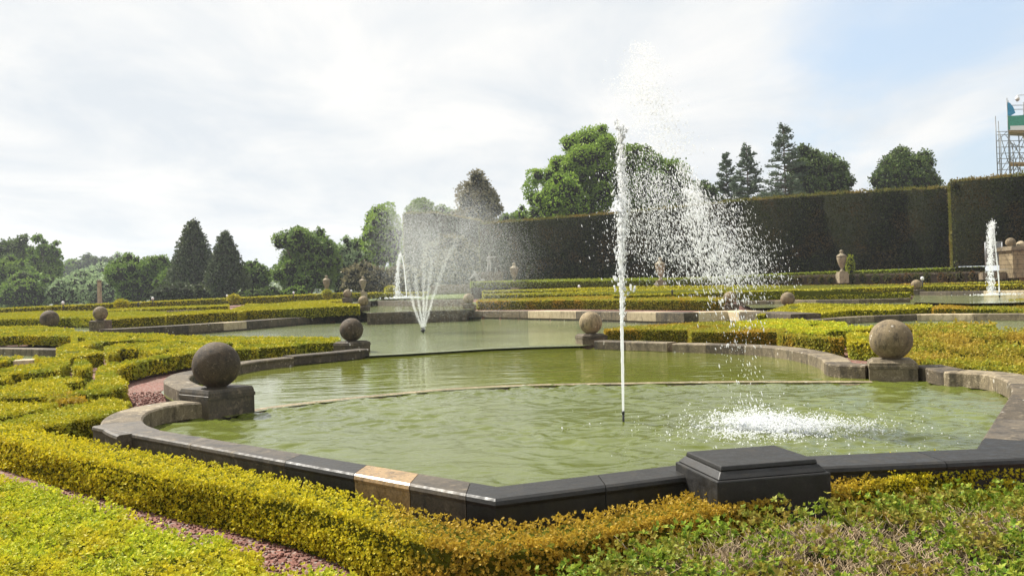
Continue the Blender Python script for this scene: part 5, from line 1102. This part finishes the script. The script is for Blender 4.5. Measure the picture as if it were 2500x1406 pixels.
cb = N(nt, 'ShaderNodeCombineXYZ'); nt.links.new(mth('DIVIDE', sp_.outputs[0], zc), cb.inputs[0]); nt.links.new(mth('DIVIDE', sp_.outputs[1], zc), cb.inputs[1])
def wn(scale, det, rough, off=0):
    n_ = N(nt, 'ShaderNodeTexNoise'); n_.inputs['Scale'].default_value = scale; n_.inputs['Detail'].default_value = det; n_.inputs['Roughness'].default_value = rough; n_.inputs['Distortion'].default_value = .4
    mp = N(nt, 'ShaderNodeMapping'); mp.inputs['Location'].default_value = (off, off * .7, 0); mp.inputs['Scale'].default_value = (1, .75, 1); nt.links.new(cb.outputs[0], mp.inputs[0]); nt.links.new(mp.outputs[0], n_.inputs['Vector']); return n_.outputs['Fac']
n1 = wn(.8, 8, .55, 3.1); n2 = wn(1.6, 7, .6, 9.4)
blue_dir = ray(2330, 190).normalized()
dt = N(nt, 'ShaderNodeVectorMath', operation='DOT_PRODUCT'); nt.links.new(tc.outputs['Generated'], dt.inputs[0]); dt.inputs[1].default_value = tuple(blue_dir)
mr = N(nt, 'ShaderNodeMapRange'); mr.inputs[1].default_value = .945; mr.inputs[2].default_value = 1.0; nt.links.new(dt.outputs['Value'], mr.inputs[0])
hole = mth('ADD', mth('MULTIPLY', mr.outputs[0], .5), mth('MULTIPLY', n1, -1.0)) # open sky where high
clear = N(nt, 'ShaderNodeMapRange'); clear.inputs[1].default_value = -.16; clear.inputs[2].default_value = .06; nt.links.new(hole, clear.inputs[0]); clear.interpolation_type = 'SMOOTHSTEP'
cr = N(nt, 'ShaderNodeValToRGB'); e = cr.color_ramp.elements; e[0].position = .36; e[0].color = (.70, .745, .79, 1); e[1].position = .62; e[1].color = (.90, .895, .88, 1); nt.links.new(n2, cr.inputs[0])
skym = N(nt, 'ShaderNodeMix', data_type='RGBA', blend_type='MULTIPLY'); skym.inputs[0].default_value = 1; nt.links.new(sky.outputs[0], skym.inputs[6]); skym.inputs[7].default_value = (1.0, 1.0, 1.0, 1)
cl = N(nt, 'ShaderNodeMix', data_type='RGBA', blend_type='MULTIPLY'); cl.inputs[0].default_value = 1; nt.links.new(cr.outputs[0], cl.inputs[6]); CB = 6.3; cl.inputs[7].default_value = (CB, CB, CB, 1)
fin = N(nt, 'ShaderNodeMix', data_type='RGBA'); nt.links.new(clear.outputs[0], fin.inputs[0]); nt.links.new(cl.outputs[2], fin.inputs[6])
veil = N(nt, 'ShaderNodeMix', data_type='RGBA'); veil.inputs[0].default_value = .58; nt.links.new(skym.outputs[2], veil.inputs[6]); veil.inputs[7].default_value = (3.9, 4.8, 5.9, 1)
nt.links.new(veil.outputs[2], fin.inputs[7])
nt.links.new(fin.outputs[2], bg.inputs[0]); bg.inputs[1].default_value = .10
S.view_settings.view_transform = 'Standard'; S.view_settings.look = 'None'; S.view_settings.exposure = .80; S.view_settings.gamma = 1
S.cycles.max_bounces = 6; S.cycles.transparent_max_bounces = 32; S.cycles.use_denoising = True
for o in bpy.data.objects:
    if o.parent and o.name.split('.')[0] in ('splash', 'falling_spray', 'plume', 'mist', 'column_spray', 'jet'): o['kind'] = 'stuff'
print('leaves', NLEAF, 'polys', sum(len(o.data.polygons) for o in bpy.data.objects if o.type == 'MESH'))
